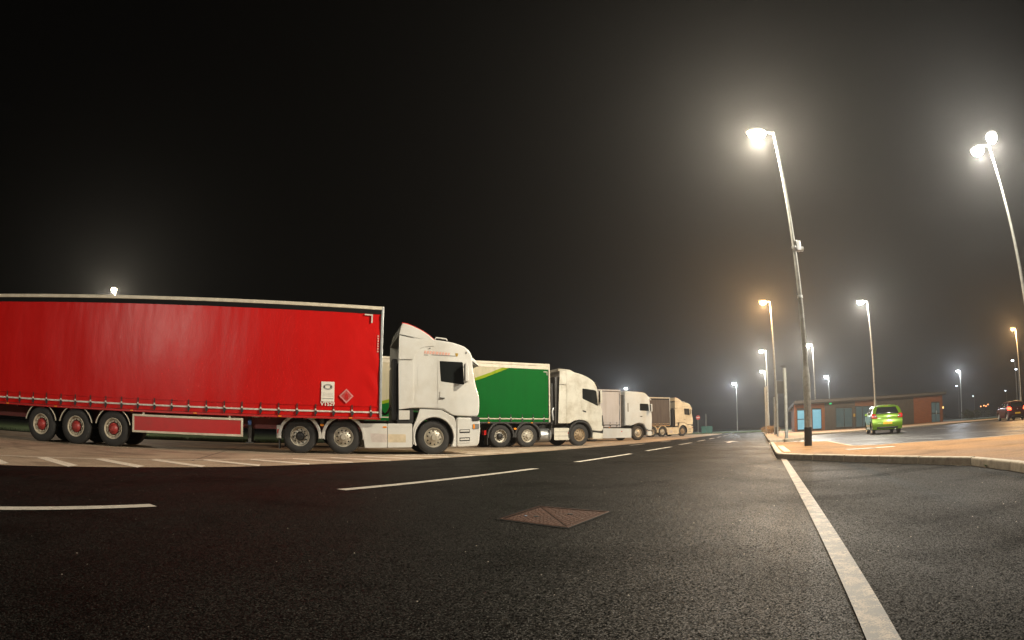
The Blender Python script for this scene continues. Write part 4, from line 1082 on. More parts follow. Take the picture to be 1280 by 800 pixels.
        MB().prism([(-1.08, 3.50), (-.02, 3.315), (-.02, 3.34), (-1.08, 3.535)], .03, W - .03).build('deflector_gap', SEAL, t)
        bar = MB().tube([(.02, .12, 3.44), (.05, .12, 3.50), (.36, .12, 3.47), (.40, .12, 3.42)], .022, 8).build('roof_rail', WHITE, t)
        MB().slab([(1.08, 2.82), (1.16, 2.72), (1.34, 2.66), (1.35, 2.72), (1.28, 2.83), (1.18, 2.93)], .03, W - .03, .04, 3).build('sun_visor', paint, t)
        MB().slab([(1.10, 2.80), (1.34, 2.66), (1.33, 2.70), (1.12, 2.84)], .015, W - .015, .01, 1).build('visor_edge', BLACK, t)
        MB().slab(rounded([(-1.25, 1.0), (-1.10, 1.0), (-1.10, 2.82), (-1.25, 2.82)], .03, 2), .12, .5, .04, 3).build('air_intake', BLACK, t)
        MB().box(-1.12, -.74, .25, W - .25, 1.0, 2.7).build('cab_back', BLACK, t)
        MB().box(-1.1, -.66, .02, .6, .93, 1.0).build('catwalk', BLACK, t)
        MB().prism([(-.74, 1.0), (-.62, .93), (-.62, 1.35), (-.74, 1.35)], .06, .3).build('fairing_gap', BLACK, t)
    elif B:
        MB().slab(rounded([(-1.05, 3.46), (-1.03, 3.60), (-.4, 3.56), (-.16, 3.44), (-.2, 3.38)], .04, 3), .15, W - .15, .08, 3).build('roof_deflector', paint, t)
        MB().box(-1.2, -.74, .22, W - .22, 1.0, 3.2).build('cab_back', GREY, t)
        MB().slab([(.86, 2.98), (1.1, 2.72), (1.12, 2.76), (.93, 3.02)], .06, W - .06, .02, 2).build('sun_visor', BLACK, t)
        MB().slab(rounded([(-1.42, 1.0), (-1.27, 1.0), (-1.27, 2.9), (-1.42, 2.9)], .03, 2), .25, .5, .04, 3).build('air_intake', BLACK, t)
        MB().tube([(-1.35, .14, 1.2), (-1.4, .13, 1.6), (-1.34, .14, 1.75)], .05, 8).build('air_horn', ALU, t)
    else:
        MB().slab([(.86, 2.96), (1.16, 2.76), (1.17, 2.82), (.93, 3.02)], .05, W - .05, .02, 2).build('sun_visor', paint, t)
        MB().box(-1.36, -1.17, .12, W - .12, 1.0, 3.1).build('cab_back', GREY, t)
        MB().tube([(-.6, .3, 3.35), (-.6, .3, 3.75)], .008, 6).build('aerial', BLACK, t)
    # suzi hoses between cab and trailer
    for k in range(3):
        y = .9 + k * .3
        pts = [(-1.2 - .02 * i, y + .03 * math.sin(i * 1.4), 1.55 - .28 * math.sin(i / 12 * math.pi)) for i in range(13)]
        MB().tube([(-1.15 - .035 * i, y + .04 * math.sin(i * 2.1), 1.5 - .3 * math.sin(i / 12 * math.pi)) for i in range(13)], .018, 6).build('air_hose', [BLACK, BLACK, RED_PAINT][k], t)
    return t
tractor('white high roof cab with red trimmed roof deflector, coupled to the red trailer', (*O1, 0), 'A', WHITE, turn=5.0)
tractor('grimy white cab with black arches, coupled to the green trailer', (*O2, 0), 'B', WHITE_DIRTY, steer='steer_brown')
tractor('cool white flat sided cab, third in the row of trucks', (*O3, 0), 'C', WHITE_BLUE)
tractor('cream cab with roof deflector, farthest in the row of trucks', (*O4, 0), 'A', CREAM, detail=False, steer='steer_brown')

# ------------------------------------------------------------------ cars
CAR_GLASS = M('car_glass', (0.012, 0.014, 0.014), 0.05, var=0.05, spec=0.8)
ALLOY = M('alloy_wheel', (0.4, 0.4, 0.38), 0.4, metal=0.8, var=0.1)
def lerp_tab(tab, x):
    for (a, b), (c, d) in zip(tab[:-1], tab[1:]):
        if x <= c: return b + (d - b) * max(0.0, min(1.0, (x - a) / (c - a)))
    return tab[-1][1]
def car(name, label, loc, az, paint, lit=False, plate_mat=YELLOW):
    """local +x forward, origin under the middle of the rear bumper"""
    t = thing(name, label, 'car', loc, R(90 - az))
    Wd = .90
    XR = [(.25, .10), (.45, .0), (.62, .01), (.70, .05), (.92, .07), (.98, .10), (1.38, .36), (1.44, .42), (1.5, .5)]
    XF = [(.2, 3.86), (.45, 3.94), (.65, 3.90), (.80, 3.72), (1.5, 3.6)]
    TOP = [(0, 1.40), (.08, 1.43), (.30, 1.455), (.50, 1.43), (.60, 1.36), (.80, 1.0), (.84, .94), (.95, .86), (1, .78)]
    arches = ((.66, .335), (3.14, .335))
    def side_y(x, z):
        w = Wd * (1 - .05 * max(0, (.35 - x) / .35) ** 2 - .16 * max(0, (x - 3.3) / .64) ** 2)
        if z > .93: w -= (z - .93) * .36
        elif z < .45: w -= (.45 - z) * .18
        return w
    nt, lev = 72, [0, .2, .4, .6, .8, 1.0, 1.2, 1.4, 1.6, 1.8, 2.0, 2.25, 2.5, 2.75, 3.0]
    def zlev(tt, l, x):
        top = lerp_tab(TOP, tt); belt = min(.95, top - .03)
        zb = .24
        for xc, zc in arches:
            d = abs(x - xc)
            if d < .37: zb = max(zb, zc + math.sqrt(max(0, .37 ** 2 - d * d)) - .03)
        if l <= 2: return zb + (belt - zb) * l / 2
        return belt + (top - belt) * (l - 2)
    mb = MB(); grid = []
    for i in range(nt + 1):
        tt = i / nt; row = []
        for l in lev:
            xg = .1 + tt * 3.75
            z = zlev(tt, l, xg)
            x = lerp_tab(XR, z) + tt * (lerp_tab(XF, z) - lerp_tab(XR, z))
            z = zlev(tt, l, x)
            y = side_y(x, z)
            if l > 2.7: y -= .05 * (l - 2.7) / .3
            row.append((x, y, z))
        grid.append(row)
    nl = len(lev)
    for sgn in (1, -1):
        v = [(x, y * sgn, z) for row in grid for x, y, z in row]; f = []
        for i in range(nt):
            for j in range(nl - 1):
                a = i * nl + j; f.append((a, a + 1, a + nl + 1, a + nl))
        mb.add(v, f)
    # roof / bonnet crown and both ends
    nc = 12
    v = []; f = []
    for i in range(nt + 1):
        x, y, z = grid[i][-1]
        for k in range(nc + 1):
            q = -1 + 2 * k / nc; v.append((x, y * q, z + .035 * (1 - q * q)))
    for i in range(nt):
        for k in range(nc): a = i * (nc + 1) + k; f.append((a, a + 1, a + nc + 2, a + nc + 1))
    mb.add(v, f)
    def end(row, sg, bulge):
        v = []; f = []
        for j, (x, y, z) in enumerate(row):
            top = (z - row[-1][2]) > -1e-6
            for k in range(nc + 1):
                q = -1 + 2 * k / nc; v.append((x + sg * bulge * (1 - q * q), y * q, z + (.035 * (1 - q * q) if top else 0)))
        for j in range(len(row) - 1):
            for k in range(nc): a = j * (nc + 1) + k; f.append((a, a + 1, a + nc + 2, a + nc + 1))
        mb.add(v, f)
    end(grid[0], -1, .07); end(grid[-1], 1, .12)
    me = mb.mesh('body', paint, 42)
    bm = bmesh.new(); bm.from_mesh(me); bmesh.ops.remove_doubles(bm, verts=bm.verts, dist=.002); bmesh.ops.recalc_face_normals(bm, faces=bm.faces); bm.to_mesh(me); bm.free()
    me.set_sharp_from_angle(angle=R(42))
    body = shared('body', me, t)
    MB().box(.3, 3.7, -.72, .72, .2, .30).build('underbody', BLACK, t)
    MB().box(.2, 3.75, -.60, .60, .3, .62).build('floor_pan', BLACK, t)
    def rear_pt(y, z, o=.006):
        xr = lerp_tab(XR, z); q = y / side_y(xr, z); return (xr - .07 * (1 - q * q) - o, y, z)
    def side_pt(x, z, sgn, o=.005): return (x, sgn * (side_y(x, z) + o - (.0 if z < 1.3 else .05 * max(0, (z - 1.33)) / .12)), z)
    def patch(name, rows, mat, parent, thick=None):
        v = [p for r in rows for p in r]; n = len(rows[0]); f = []
        for i in range(len(rows) - 1):
            for j in range(n - 1): a = i * n + j; f.append((a, a + 1, a + n + 1, a + n))
        o = MB().add(v, f).build(name, mat, parent, sharp=60)
        md = o.modifiers.new('thickness', 'SOLIDIFY'); md.thickness = thick or .006; md.offset = 0
        return o
    # rear window, tailgate seam, plate, lamps
    rw = patch('rear_window', [[rear_pt(s * (.68 - .16 * ((z - 1.0) / .4)), z, .008) for s in [-1, -.7, -.35, 0, .35, .7, 1]] for z in (1.02, 1.1, 1.2, 1.3, 1.37)], CAR_GLASS, t)
    MB().tube([rear_pt(0, 1.04, .03), rear_pt(.18, 1.07, .03), rear_pt(.36, 1.06, .03)], .008, 6).build('rear_wiper', BLACK, rw)
    sp = patch('spoiler', [[(lerp_tab(XR, 1.42) - dx, s * .52, 1.435 + dz) for s in [-1, -.5, 0, .5, 1]] for dx, dz in ((-.12, .035), (.0, .03), (.06, .015))], paint, t, .02)
    MB().box(.33, .345, -.09, .09, 1.425, 1.445).build('brake_lamp', RED_LENS, sp)
    LAMP = M('lit_tail_lamp', (0.5, 0.02, 0.01), 0.2, emit=(1.0, 0.06, 0.02), estr=9) if lit else RED_LENS
    for sgn in (1, -1):
        pts = []
        for z, ya, xb in ((.80, .60, .10), (.86, .58, .20), (.95, .62, .24), (1.03, .68, .20)):
            a = rear_pt(sgn * ya, z, .012); xr = lerp_tab(XR, z)
            yc = side_y(xr, z)
            pts.append([a, rear_pt(sgn * (ya + (yc - ya) * .6), z, .014), (xr - .012, sgn * (yc + .006), z), (xr + xb * .55, sgn * (side_y(xr + xb * .5, z) + .008), z), (xr + xb, sgn * (side_y(xr + xb, z) + .006), z)])
        tl = patch('tail_lamp', pts, LAMP, t, .012)
        patch('reverse_lens', [[(p[0] - .009, p[1], p[2]) for p in r[0:2]] for r in pts[1:3]], CLEAR_LENS if not lit else LAMP, tl, .006)
        # side glass
        patch('side_window', [[side_pt(x, z, sgn) for x in (.62 + .0, .95, 1.28)] for z in (1.0, 1.15, 1.30, 1.36)], CAR_GLASS, t)
        patch('side_window', [[side_pt(x + (k * .0), z, sgn) for x in (1.38, 1.75, 2.12 + (1.36 - z) * .9)] for k, z in enumerate((1.0, 1.15, 1.30, 1.36))], CAR_GLASS, t)
        for x in (1.33, 2.42): MB().add([side_pt(x - .004, .32, sgn, .002), side_pt(x + .004, .32, sgn, .002), side_pt(x + .004, .95, sgn, .002), side_pt(x - .004, .95, sgn, .002)], [(0, 1, 2, 3)]).build('door_seam', SEAL, t)
        for x in (1.42, 2.3): MB().tube([side_pt(x, .86, sgn, .01), side_pt(x + .09, .865, sgn, .025), side_pt(x + .18, .86, sgn, .01)], .014, 6).build('door_handle', paint, t)
        MB().slab(rounded([(2.50, .97), (2.64, .96), (2.62, 1.10), (2.52, 1.10)], .03, 3), *((.86, 1.0) if sgn > 0 else (-1.0, -.86)), .03, 3).build('door_mirror', paint, t)
        patch('headlamp', [[(3.55, sgn * (side_y(3.55, .7) + .005), z), (3.72, sgn * (side_y(3.72, .7) + .004), z), (3.86, sgn * .5, z)] for z in (.66, .74)], CLEAR_LENS, t, .01)
    np_ = MB().box(-.085, -.07, -.26, .26, .49, .60).build('number_plate', plate_mat, t, bevel=.004)
    MB().box(-.088, -.085, -.225, .215, .525, .565).build('plate_print', M('plate_faded_print', (0.62, 0.25, 0.02), 0.5, var=0.5, vscale=25), np_)
    MB().lathe([(0, -.012), (.045, -.012), (.05, 0)], 16, rear_pt(0, .86, .0), 'x').build('badge', ALU, t)
    MB().add([rear_pt(-.62, .665, .003), rear_pt(.62, .665, .003), rear_pt(.62, .675, .003), rear_pt(-.62, .675, .003)], [(0, 1, 2, 3)]).build('bumper_seam', SEAL, t)
    patch('bumper_insert', [[rear_pt(y, z, .006) for y in (-.6, -.3, 0, .3, .6)] for z in (.27, .36)], BLACK, t)
    MB().tube([(.02, -.45, .24), (.3, -.45, .24)], .03, 10).build('exhaust_pipe', ALU, t)
    # wheels
    for xc, zc in arches:
        for sgn in (1, -1):
            e = part_empty('wheel', t, (xc, sgn * .83, .30), 0 if sgn < 0 else math.pi)
            r = .305
            MB().lathe([(r * .64, .02), (r * .7, 0), (r * .88, .0), (r * .98, .02), (r, .05), (r, .16), (r * .98, .18), (r * .66, .19)], 36).build('tyre', RUBBER, e)
            MB().lathe([(r * .66, .03), (r * .64, .01), (r * .6, .02), (r * .57, .045), (r * .2, .03), (0.001, .02)], 40, skip=lambda k, i: k == 3 and (i % 8) in (1, 2, 3, 4)).build('rim', ALLOY, e)
            MB().lathe([(r * .6, .08), (0.0, .085)], 24).build('brake_disc', DRUM, e)
            MB().arc(xc, zc, .345, .365, 0, 180, *( (.45, .84) if sgn > 0 else (-.84, -.45)), 18).build('arch_liner', BLACK, t)
    return t
GREEN_CAR = M('car_metallic_green', (0.125, 0.24, 0.003), 0.3, metal=0.35, var=0.06, vscale=2, coat=0.7)
DARK_CAR = M('car_dark_red_black', (0.05, 0.006, 0.007), 0.3, metal=0.2, var=0.1, coat=0.7)
car('hatchback_car', 'bright green hatchback parked with its tail towards the camera', (18.95, 23.4, 0.004), 30, GREEN_CAR)
car('hatchback_car', 'dark car with lit red tail lamps at the right edge', (38.0, 28.2, 0.004), 33, DARK_CAR, lit=True)

# ------------------------------------------------------------------ low building
def building():
    A0 = Vector((24.5, 43.9)); ang = math.atan2(.307, .952)
    t = thing('amenity_building', 'low single storey building clad in cedar boards and dark grey panels', 'building', (A0.x, A0.y, PZ), ang)
    Lb, D, h0, h1 = 30.2, 9.0, 2.42, 3.40
    CEDAR = M('cedar_boards', (0.18, 0.07, 0.033), 0.6, var=0.35, vscale=2.5, bump=0.2, bscale=8, stretch=(.4, 1, 6))
    DGREY = M('dark_grey_cladding', (0.055, 0.058, 0.06), 0.5, var=0.2, vscale=2)
    ROOF = M('roof_membrane', (0.035, 0.037, 0.04), 0.6)
    def hz(x): return h0 + (h1 - h0) * x / Lb
    # shell
    D = 6.0; SH = 0.98
    def sheared(prof, y0, y1):
        mb = MB().prism(prof, y0, y1); mb.v = [(x + max(0, y) * SH, y, z - .06 * max(0, y)) if z > 1 else (x + max(0, y) * SH, y, z) for x, y, z in mb.v]; return mb
    sheared([(0, 0), (Lb, 0), (Lb, h1), (0, h0)], .04, D).build('wall', DGREY, t)
    rf = sheared([(-.5, hz(-.5)), (Lb + .5, hz(Lb + .5)), (Lb + .5, hz(Lb + .5) + .28), (-.5, hz(-.5) + .28)], -.45, D + .4).build('roof', ROOF, t, bevel=.02)
    MB().prism([(-.52, hz(-.5) + .02), (Lb + .52, hz(Lb + .5) + .02), (Lb + .52, hz(Lb + .5) + .24), (-.52, hz(-.5) + .24)], -.475, -.45).build('fascia', M('fascia_grey', (0.075, 0.08, 0.085), 0.45), rf)
    MB().prism([(-.44, hz(-.4) - .10), (Lb + .44, hz(Lb + .4) - .10), (Lb + .44, hz(Lb + .4)), (-.44, hz(-.4))], -.40, -.34).build('gutter', BLACK, rf)
    # downpipe, left gable
    MB().tube([(-.06, .0, .1), (-.06, .0, h0 - .05)], .04, 10).build('downpipe', CEDAR, t)
    def boards(x0, x1, z0, z1f, mat, holes=(), pitch=.145, vert=False, y=0.0):
        mb = MB()
        if not vert:
            z = z0
            while True:
                ztop = z + pitch * .93
                if z > max(z1f(x0), z1f(x1)): break
                xs = [(x0, x1)]
                for hx0, hx1, hz0, hz1 in holes:
                    if hz0 < ztop and hz1 > z:
                        nx = []
                        for a, b in xs:
                            if hx0 > a: nx.append((a, min(b, hx0)))
                            if hx1 < b: nx.append((max(a, hx1), b))
                        xs = nx
                for a, b in xs:
                    if b - a < .02: continue
                    za, zb = min(ztop, z1f(a)), min(ztop, z1f(b))
                    if za <= z and zb <= z: continue
                    za, zb = max(za, z + .001), max(zb, z + .001)
                    dj = random.uniform(0, .006)
                    mb.add([(a, y - .02 - dj, z), (b, y - .02 - dj, z), (b, y - .012 - dj, zb), (a, y - .012 - dj, za), (a, y + .03, z), (b, y + .03, z), (b, y + .03, zb), (a, y + .03, za)],
                           [(0, 1, 2, 3), (0, 4, 5, 1), (2, 6, 7, 3), (0, 3, 7, 4), (1, 5, 6, 2)])
                z += pitch
        else:
            x = x0
            while x < x1 - .02:
                b = min(x + pitch * .9, x1)
                mb.box(x, b, y - .022, y + .03, z0, min(z1f(x), z1f(b)))
                x += pitch
        o = mb.build('cladding', mat, t); o['kind'] = 'stuff'; return o
    wins = {'blue1': (.22, 1.36, .12, 1.92), 'blue2': (2.35, 3.78, .12, 1.98), 'grey': (5.98, 8.85, .12, 2.05), 'entry': (9.4, 13.2, .05, 2.15), 'door': (26.7, 29.3, .02, 2.45)}
    boards(0, 4.25, .03, hz, CEDAR, [wins['blue1'], wins['blue2']])
    boards(4.28, 9.35, .03, hz, DGREY, [wins['grey']], pitch=.2)
    boards(9.37, 13.4, 2.18, hz, CEDAR, pitch=.145)
    boards(13.43, 21.9, .03, hz, DGREY, pitch=.33, vert=True)
    boards(21.93, Lb, .03, hz, CEDAR, [wins['door']])
    LIT = M('lit_blue_window', (0.1, 0.2, 0.25), 0.2, emit=(0.17, 0.55, 0.75), estr=.55, var=0.25, vscale=1.5)
    PANE = M('dim_window_glass', (0.02, 0.03, 0.032), 0.08, spec=0.8, emit=(0.22, 0.33, 0.32), estr=.2)
    FR = M('window_frame_grey', (0.03, 0.032, 0.035), 0.45)
    def win(key, mat, cols, mid=None):
        x0, x1, z0, z1 = wins[key]
        w = part_empty('window', t, (0, 0, 0))
        fr = MB(); fw = .07
        fr.box(x0, x1, -.035, .05, z1 - fw, z1).box(x0, x1, -.035, .05, z0, z0 + fw)
        for k in range(cols + 1):
            xx = x0 + (x1 - x0 - fw) * k / cols; fr.box(xx, xx + fw, -.034, .049, z0 + fw, z1 - fw)
        if mid: fr.box(x0 + fw, x1 - fw, -.033, .048, mid, mid + .06)
        fr.build('frame', FR, w)
        for k in range(cols):
            xa = x0 + (x1 - x0 - fw) * k / cols + fw; xb = x0 + (x1 - x0 - fw) * (k + 1) / cols
            MB().box(xa, xb, .0, .02, z0 + fw, z1 - fw).build('pane', mat, w)
        return w
    win('blue1', LIT, 1, 1.05); win('blue2', LIT, 1); win('grey', PANE, 2); win('entry', PANE, 3)
    # people-free interior hint: furniture silhouettes behind the glass are left dark; door at right
    x0, x1, z0, z1 = wins['door']
    d = part_empty('door', t)
    MB().box(x0, x1, -.03, .03, z1 - .1, z1).box(x0, x0 + .1, -.03, .03, z0, z1 - .1).box(x1 - .1, x1, -.03, .03, z0, z1 - .1).box((x0 + x1) / 2 - .05, (x0 + x1) / 2 + .05, -.029, .029, z0, z1 - .1).box(x0 + .1, x1 - .1, -.028, .028, 1.0, 1.1).build('frame', FR, d)
    MB().box(x0 + .1, (x0 + x1) / 2 - .05, -.005, .015, z0 + .02, z1 - .1).build('pane', PANE, d)
    MB().box((x0 + x1) / 2 + .05, x1 - .1, -.005, .015, z0 + .02, z1 - .1).build('pane', PANE, d)
    MB().tube([((x0 + x1) / 2 + .12, -.06, .95), ((x0 + x1) / 2 + .12, -.06, 1.4)], .02, 8).build('handle', ALU, d)
    # wall lamps: green exit light, yellow bulkhead light, brass door light
    MB().box(5.0, 5.28, -.12, -.03, hz(5.1) - .22, hz(5.1) - .06).build('exit_lamp', M('green_exit_lamp', (0.02, 0.3, 0.1), 0.3, emit=(0.02, 0.7, 0.22), estr=.9), t)
    MB().slab([(Lb - .10, 1.62), (Lb + .16, 1.62), (Lb + .16, 1.86), (Lb - .10, 1.86)], -.14, -.03, .03, 2).build('bulkhead_lamp', M('amber_bulkhead_lamp', (0.5, 0.3, 0.1), 0.3, emit=(1, .62, .2), estr=2.0), t)
    MB().slab([(9.0, 1.12), (9.25, 1.12), (9.25, 1.42), (9.0, 1.42)], -.1, -.02, .02, 2).build('call_point', M('brass_yellow', (0.3, 0.2, 0.04), 0.4, emit=(1, .7, .1), estr=.06), t)
    sheared([(-.03, 0), (-.002, 0), (-.002, h0), (-.03, h0)], 0.05, D).build('gable_boards', CEDAR, t)
    MB().slab([(Lb + .02, 2.65), (Lb + .34, 2.7), (Lb + .34, 2.95), (Lb + .02, 2.9)], .2, .5, .03, 2).build('flood_lamp', M('flood_lens', (0.6, 0.6, 0.6), 0.3, emit=(.9, .95, 1), estr=1.6), t)
building()

# ------------------------------------------------------------------ posts, signs, bins
def post(name, label, x, y, h, r=.05, z0=PZ, lean=0, group='posts along the kerb', cap=True, sign=None):
    t = thing(name, label, 'post' if sign is None else 'sign', (x, y, z0), 0, group)
    t.rotation_euler.x = lean
    MB().lathe([(0.0, 0), (r, 0), (r, h), (r * .8, h + .015), (0, h + .02)], 14, axis='z').build('shaft', GALV, t)
    MB().lathe([(r, 0), (r * 1.5, 0), (r * 1.4, .03), (r, .05)], 14, axis='z').build('foot_collar', KERB, t)
    return t
p1 = post('metal_post', 'tall plain grey post on the pavement corner left of the near column', 11.35, 21.15, 2.95, .075)
MB().box(-.16, .06, -.02, .02, 2.98, 3.08).build('top_bracket', BLACK, p1)
p2 = post('sign_post', 'grey sign post seen with the back of its plate', 14.5, 28.1, 3.05, .06, sign=True)
sb = MB().slab(rounded([(-.05, 2.35), (.75, 2.35), (.75, 3.05), (-.05, 3.05)], .05, 3), -.09, -.07, .006, 1).build('sign_plate', GREY, p2); sb.rotation_euler.z = R(25)
for z in (2.5, 2.84): MB().box(.05, .62, -.07, -.05, z, z + .04).build('sign_rail', ALU, sb)
post('metal_post', 'slim post in front of the orange lit lamp column', 16.6, 32.6, 2.4, .05)
post('metal_post', 'slim post left of the orange lit lamp column', 18.2, 37.2, 3.4, .06)
post('metal_post', 'short slim post far along the road kerb', 21.4, 43.4, 2.6, .06)
post('metal_post', 'tall slim post farthest along the road kerb', 23.0, 46.6, 4.2, .06)
ne = post('road_sign', 'red no entry sign on a grey post beyond the last truck', 31.2, 90.5, 2.7, .05, z0=.035, group='road signs', sign=True)
dsc = part_empty('sign_plate', ne, (0, -.07, 2.55), R(-20))
MB().lathe([(0, -.012), (.36, -.012), (.37, 0), (.36, .008), (0, .008)], 28).build('disc', M('sign_red', (0.5, 0.03, 0.03), 0.4), dsc)
MB().box(-.26, .26, -.016, -.012, -.06, .06).build('bar', WHITE_PRINT, dsc)
post('metal_post', 'plain post beside the no entry sign', 31.4, 87.0, 3.0, .055, z0=.035, group='road signs')
def bin_(label, x, y, w):
    t = thing('grit_bin', label, 'bin', (x, y, .035), R(-20), 'teal bins by the road')
    teal = M('teal_plastic', (0.01, 0.12, 0.10), 0.5, var=0.1)
    MB().prism([(-w / 2 + .06, 0), (w / 2 - .06, 0), (w / 2, .75), (-w / 2, .75)], -.4, .4).build('tub', teal, t, bevel=.03)
    MB().slab([(-w / 2 - .03, .76), (w / 2 + .03, .76), (w / 2 - .02, .98), (-w / 2 + .05, 1.02)], -.44, .44, .06, 3).build('lid', teal, t)
bin_('left one of two teal grit bins on the verge', 27.9, 78.2, .8)
bin_('right one of two teal grit bins on the verge', 28.9, 78.5, .9)
# four amber lights far off: lit beacons on a barrier
for k, (px, py, z) in enumerate([(98.55, 84.78, 2.05), (99.08, 84.16, 2.17), (99.41, 83.77, 2.03), (99.75, 83.37, 2.35)]):
    t = thing('warning_lamp', ['leftmost', 'second from left', 'third from left', 'rightmost'][k] + ' of the four far amber lights', 'lamp', (px, py, 0), 0, 'far amber lights')
    MB().tube([(0, 0, -.02), (0, 0, z + .14)], .03, 8).build('stem', CHASSIS, t)
    MB().lathe([(0, -.14), (.1, -.1), (.14, 0), (.1, .1), (0, .14)], 14, (0, 0, z + .25), 'z').build('lens', lens_mat('amber'), t)

# ------------------------------------------------------------------ planting
def leaf_mass(name, mat, boxes, n, size, parent):
    v = []; f = []
    for k in range(n):
        cx, cy_, cz, rx, ry, rz = random.choice(boxes)
        d = Vector((random.gauss(0, 1), random.gauss(0, 1), random.gauss(0, 1))).normalized() * random.uniform(.55, 1.0)
        p = Vector((cx + d.x * rx, cy_ + d.y * ry, max(.03, cz + d.z * rz)))
        a = Vector((random.gauss(0, 1), random.gauss(0, 1), random.gauss(0, .6))).normalized(); b = a.orthogonal().normalized()
        s = size * random.uniform(.6, 1.4); o = len(v)
        v += [p - a * s, p + b * s * .45, p + a * s, p - b * s * .45]; f.append((o, o + 1, o + 2, o + 3))
    o = MB().add(v, f).build(name, mat, parent, sharp=180)
    return o
LEAF = M('hedge_leaves', (0.04, 0.06, 0.02), 0.7, var=0.5, vscale=4)
LEAF_DRY = M('dry_leaves', (0.16, 0.1, 0.045), 0.8, var=0.5, vscale=9)
for k in range(7):
    x, y = 64 + k * 6.2, 66 - k * 4.6
    t = thing('hedge_shrub', ['dark hedge shrub nearest the building end', 'second dark hedge shrub from the building end', 'third dark hedge shrub from the building end', 'fourth dark hedge shrub from the building end', 'fifth dark hedge shrub, towards the dark car', 'sixth dark hedge shrub, behind the dark car', 'last dark hedge shrub, at the right edge'][k], 'shrub', (x, y, .04), 0, 'hedge beyond the grass bank')
    h = random.uniform(.8, 1.4)
    MB().tube([(0, 0, 0), (.1, .05, h)], [.08, .03], 6).build('stem', CHASSIS, t)
    leaf_mass('crown', LEAF, [(random.uniform(-2.6, 2.6), random.uniform(-.8, .8), h * random.uniform(.5, 1.0), 1.3, .9, h * .7) for _ in range(7)], 1100, .13, t)
for lab, x, y in [('low dry plant at the foot of the kerb posts', 18.6, 37.0), ('low dry plant behind the sign post', 20.0, 40.4)]:
    t = thing('low_shrub', lab, 'shrub', (x, y, PZ), 0, 'low planting by the posts')
    MB().tube([(0, 0, 0), (.03, .02, .5)], [.03, .012], 6).build('stem', CHASSIS, t)
    leaf_mass('crown', LEAF_DRY, [(random.uniform(-.5, .5), random.uniform(-.4, .4), .35, .4, .35, .3) for _ in range(4)], 350, .07, t)
# weed and litter at the kerb corner
t = thing('weed', 'small green weed growing at the kerb joint on the right', 'plant', (5.86, 4.93, .005))
for k in range(9):
    a = k * 2.4; L = random.uniform(.05, .09)
    d = Vector((math.cos(a), math.sin(a), .9)).normalized(); s = Vector((-d.y, d.x, 0)).normalized() * .014
    p = Vector((0, 0, .0))
    MB().add([p, p + d * L * .5 + s, p + d * L + Vector((0, 0, -.01)), p + d * L * .5 - s], [(0, 1, 2, 3)]).build('leaf', M('weed_green', (0.05, 0.16, 0.015), 0.6), t)
v = []; f = []
for k in range(170):
    q = random.random(); p = Vector((6.0 - .42 * max(0, q - .45) - .02, 6.0 - 1.9 * q, .009)) + Vector((-abs(random.gauss(0, .07)), random.gauss(0, .05), random.uniform(0, .006)))
    a = random.uniform(0, 6.3); s = random.uniform(.008, .022); o = len(v)
    v += [p + Vector((math.cos(a + i * 1.57), math.sin(a + i * 1.57) * .6, random.uniform(0, .3))) * s for i in range(4)]; f.append((o, o + 1, o + 2, o + 3))
lit_ = MB().add(v, f).build('leaf_litter', LEAF_DRY, None, sharp=180)
tag(lit_, 'dead leaves gathered in the gutter along the kerb', 'leaves', kind='stuff')
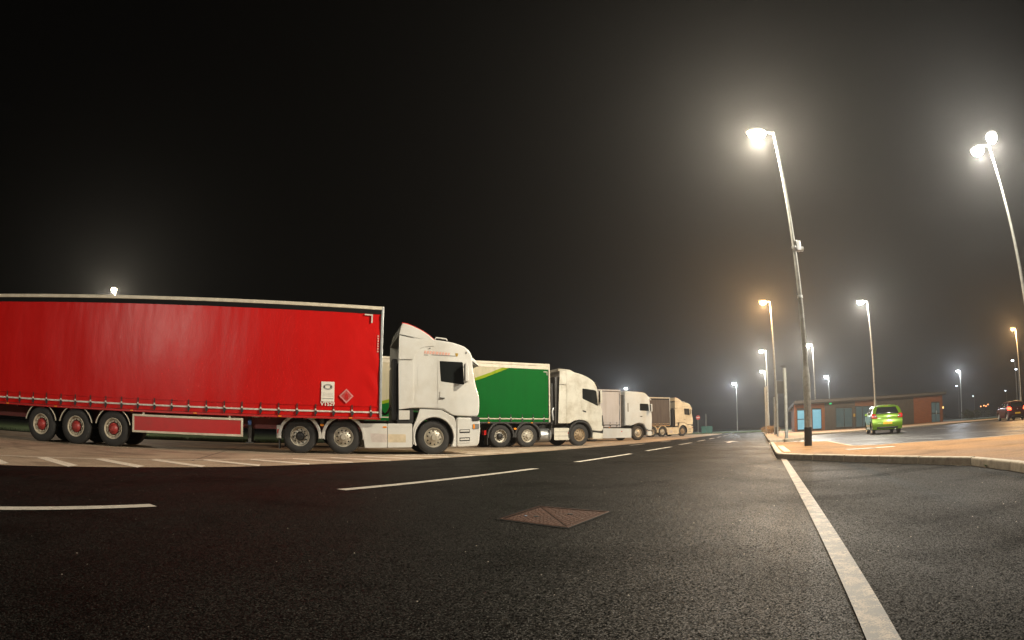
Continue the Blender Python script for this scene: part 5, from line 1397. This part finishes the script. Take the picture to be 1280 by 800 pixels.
# small pebbles scattered over the asphalt near the camera
v = []; f = []
for k in range(500):
    x, y = random.uniform(-5, 6), random.uniform(1.2, 9)
    s = random.choice([.002, .003, .003, .004, .006]); o = len(v)
    b = [(1, 0, 0), (-.4, .9, 0), (-.5, -.8, 0), (0, 0, .9)]
    v += [(x + p[0] * s, y + p[1] * s, .006 + p[2] * s) for p in b]; f += [(o, o + 1, o + 3), (o + 1, o + 2, o + 3), (o + 2, o, o + 3)]
gr_ = MB().add(v, f).build('grit', M('pale_grit', (0.25, 0.22, 0.18), 0.8, var=0.4, vscale=30), None, sharp=180)
tag(gr_, 'pale grit scattered over the near asphalt', 'grit', kind='stuff')
# grass blades along the visible edges of the verges
v = []; f = []
def blades(poly_pts, n, spread, z):
    for k in range(n):
        i = random.randrange(len(poly_pts) - 1); a, b = Vector(poly_pts[i]), Vector(poly_pts[i + 1]); q = a.lerp(b, random.random())
        nrm = Vector((-(b - a).y, (b - a).x)).normalized()
        q = q + nrm * abs(random.gauss(0, spread)); h = random.uniform(.05, .16); an = random.uniform(0, 6.3); w = .012
        c, s_ = math.cos(an) * w, math.sin(an) * w; lx, ly = random.gauss(0, .04), random.gauss(0, .04); o = len(v)
        v.extend([(q.x - c, q.y - s_, z), (q.x + c, q.y + s_, z), (q.x + lx, q.y + ly, z + h)]); f.append((o, o + 1, o + 2))
blades([(-10.8, 27.7), (-12.3, 24.5), (-15.0, 22.7), (-17.0, 20.7), (-40, 5.3)][::-1], 9000, .8, .03)
blades([rd(67, 7), rd(72.5, 2.5), rd(73.5, -3), rd(72, -11)], 5000, 1.2, .035)
blades([(47.8, 44.0), (50.5, 38.9), (62, 37.0)], 4000, 1.2, .06)
gb = MB().add(v, f).build('grass_blades', GRASS, None, sharp=180)
tag(gb, 'short rough grass along the edges of the verges', 'grass', kind='stuff')

# ------------------------------------------------------------------ misty night air
hz_ = MB().box(-118, 258, -58, 258, -1.05, 12.6).build('haze', None, None)
hm = bpy.data.materials.new('night_mist'); hm.use_nodes = True
nt = hm.node_tree; nt.nodes.clear()
out = nt.nodes.new('ShaderNodeOutputMaterial'); vol = nt.nodes.new('ShaderNodeVolumePrincipled')
vol.inputs['Color'].default_value = (0.9, 0.9, 0.9, 1); vol.inputs['Density'].default_value = HAZE_DENSITY; vol.inputs['Anisotropy'].default_value = HAZE_G
nt.links.new(vol.outputs['Volume'], out.inputs['Volume'])
hz_.data.materials.append(hm)
tag(hz_, 'thin night mist lit by the lamps', 'haze', kind='stuff')
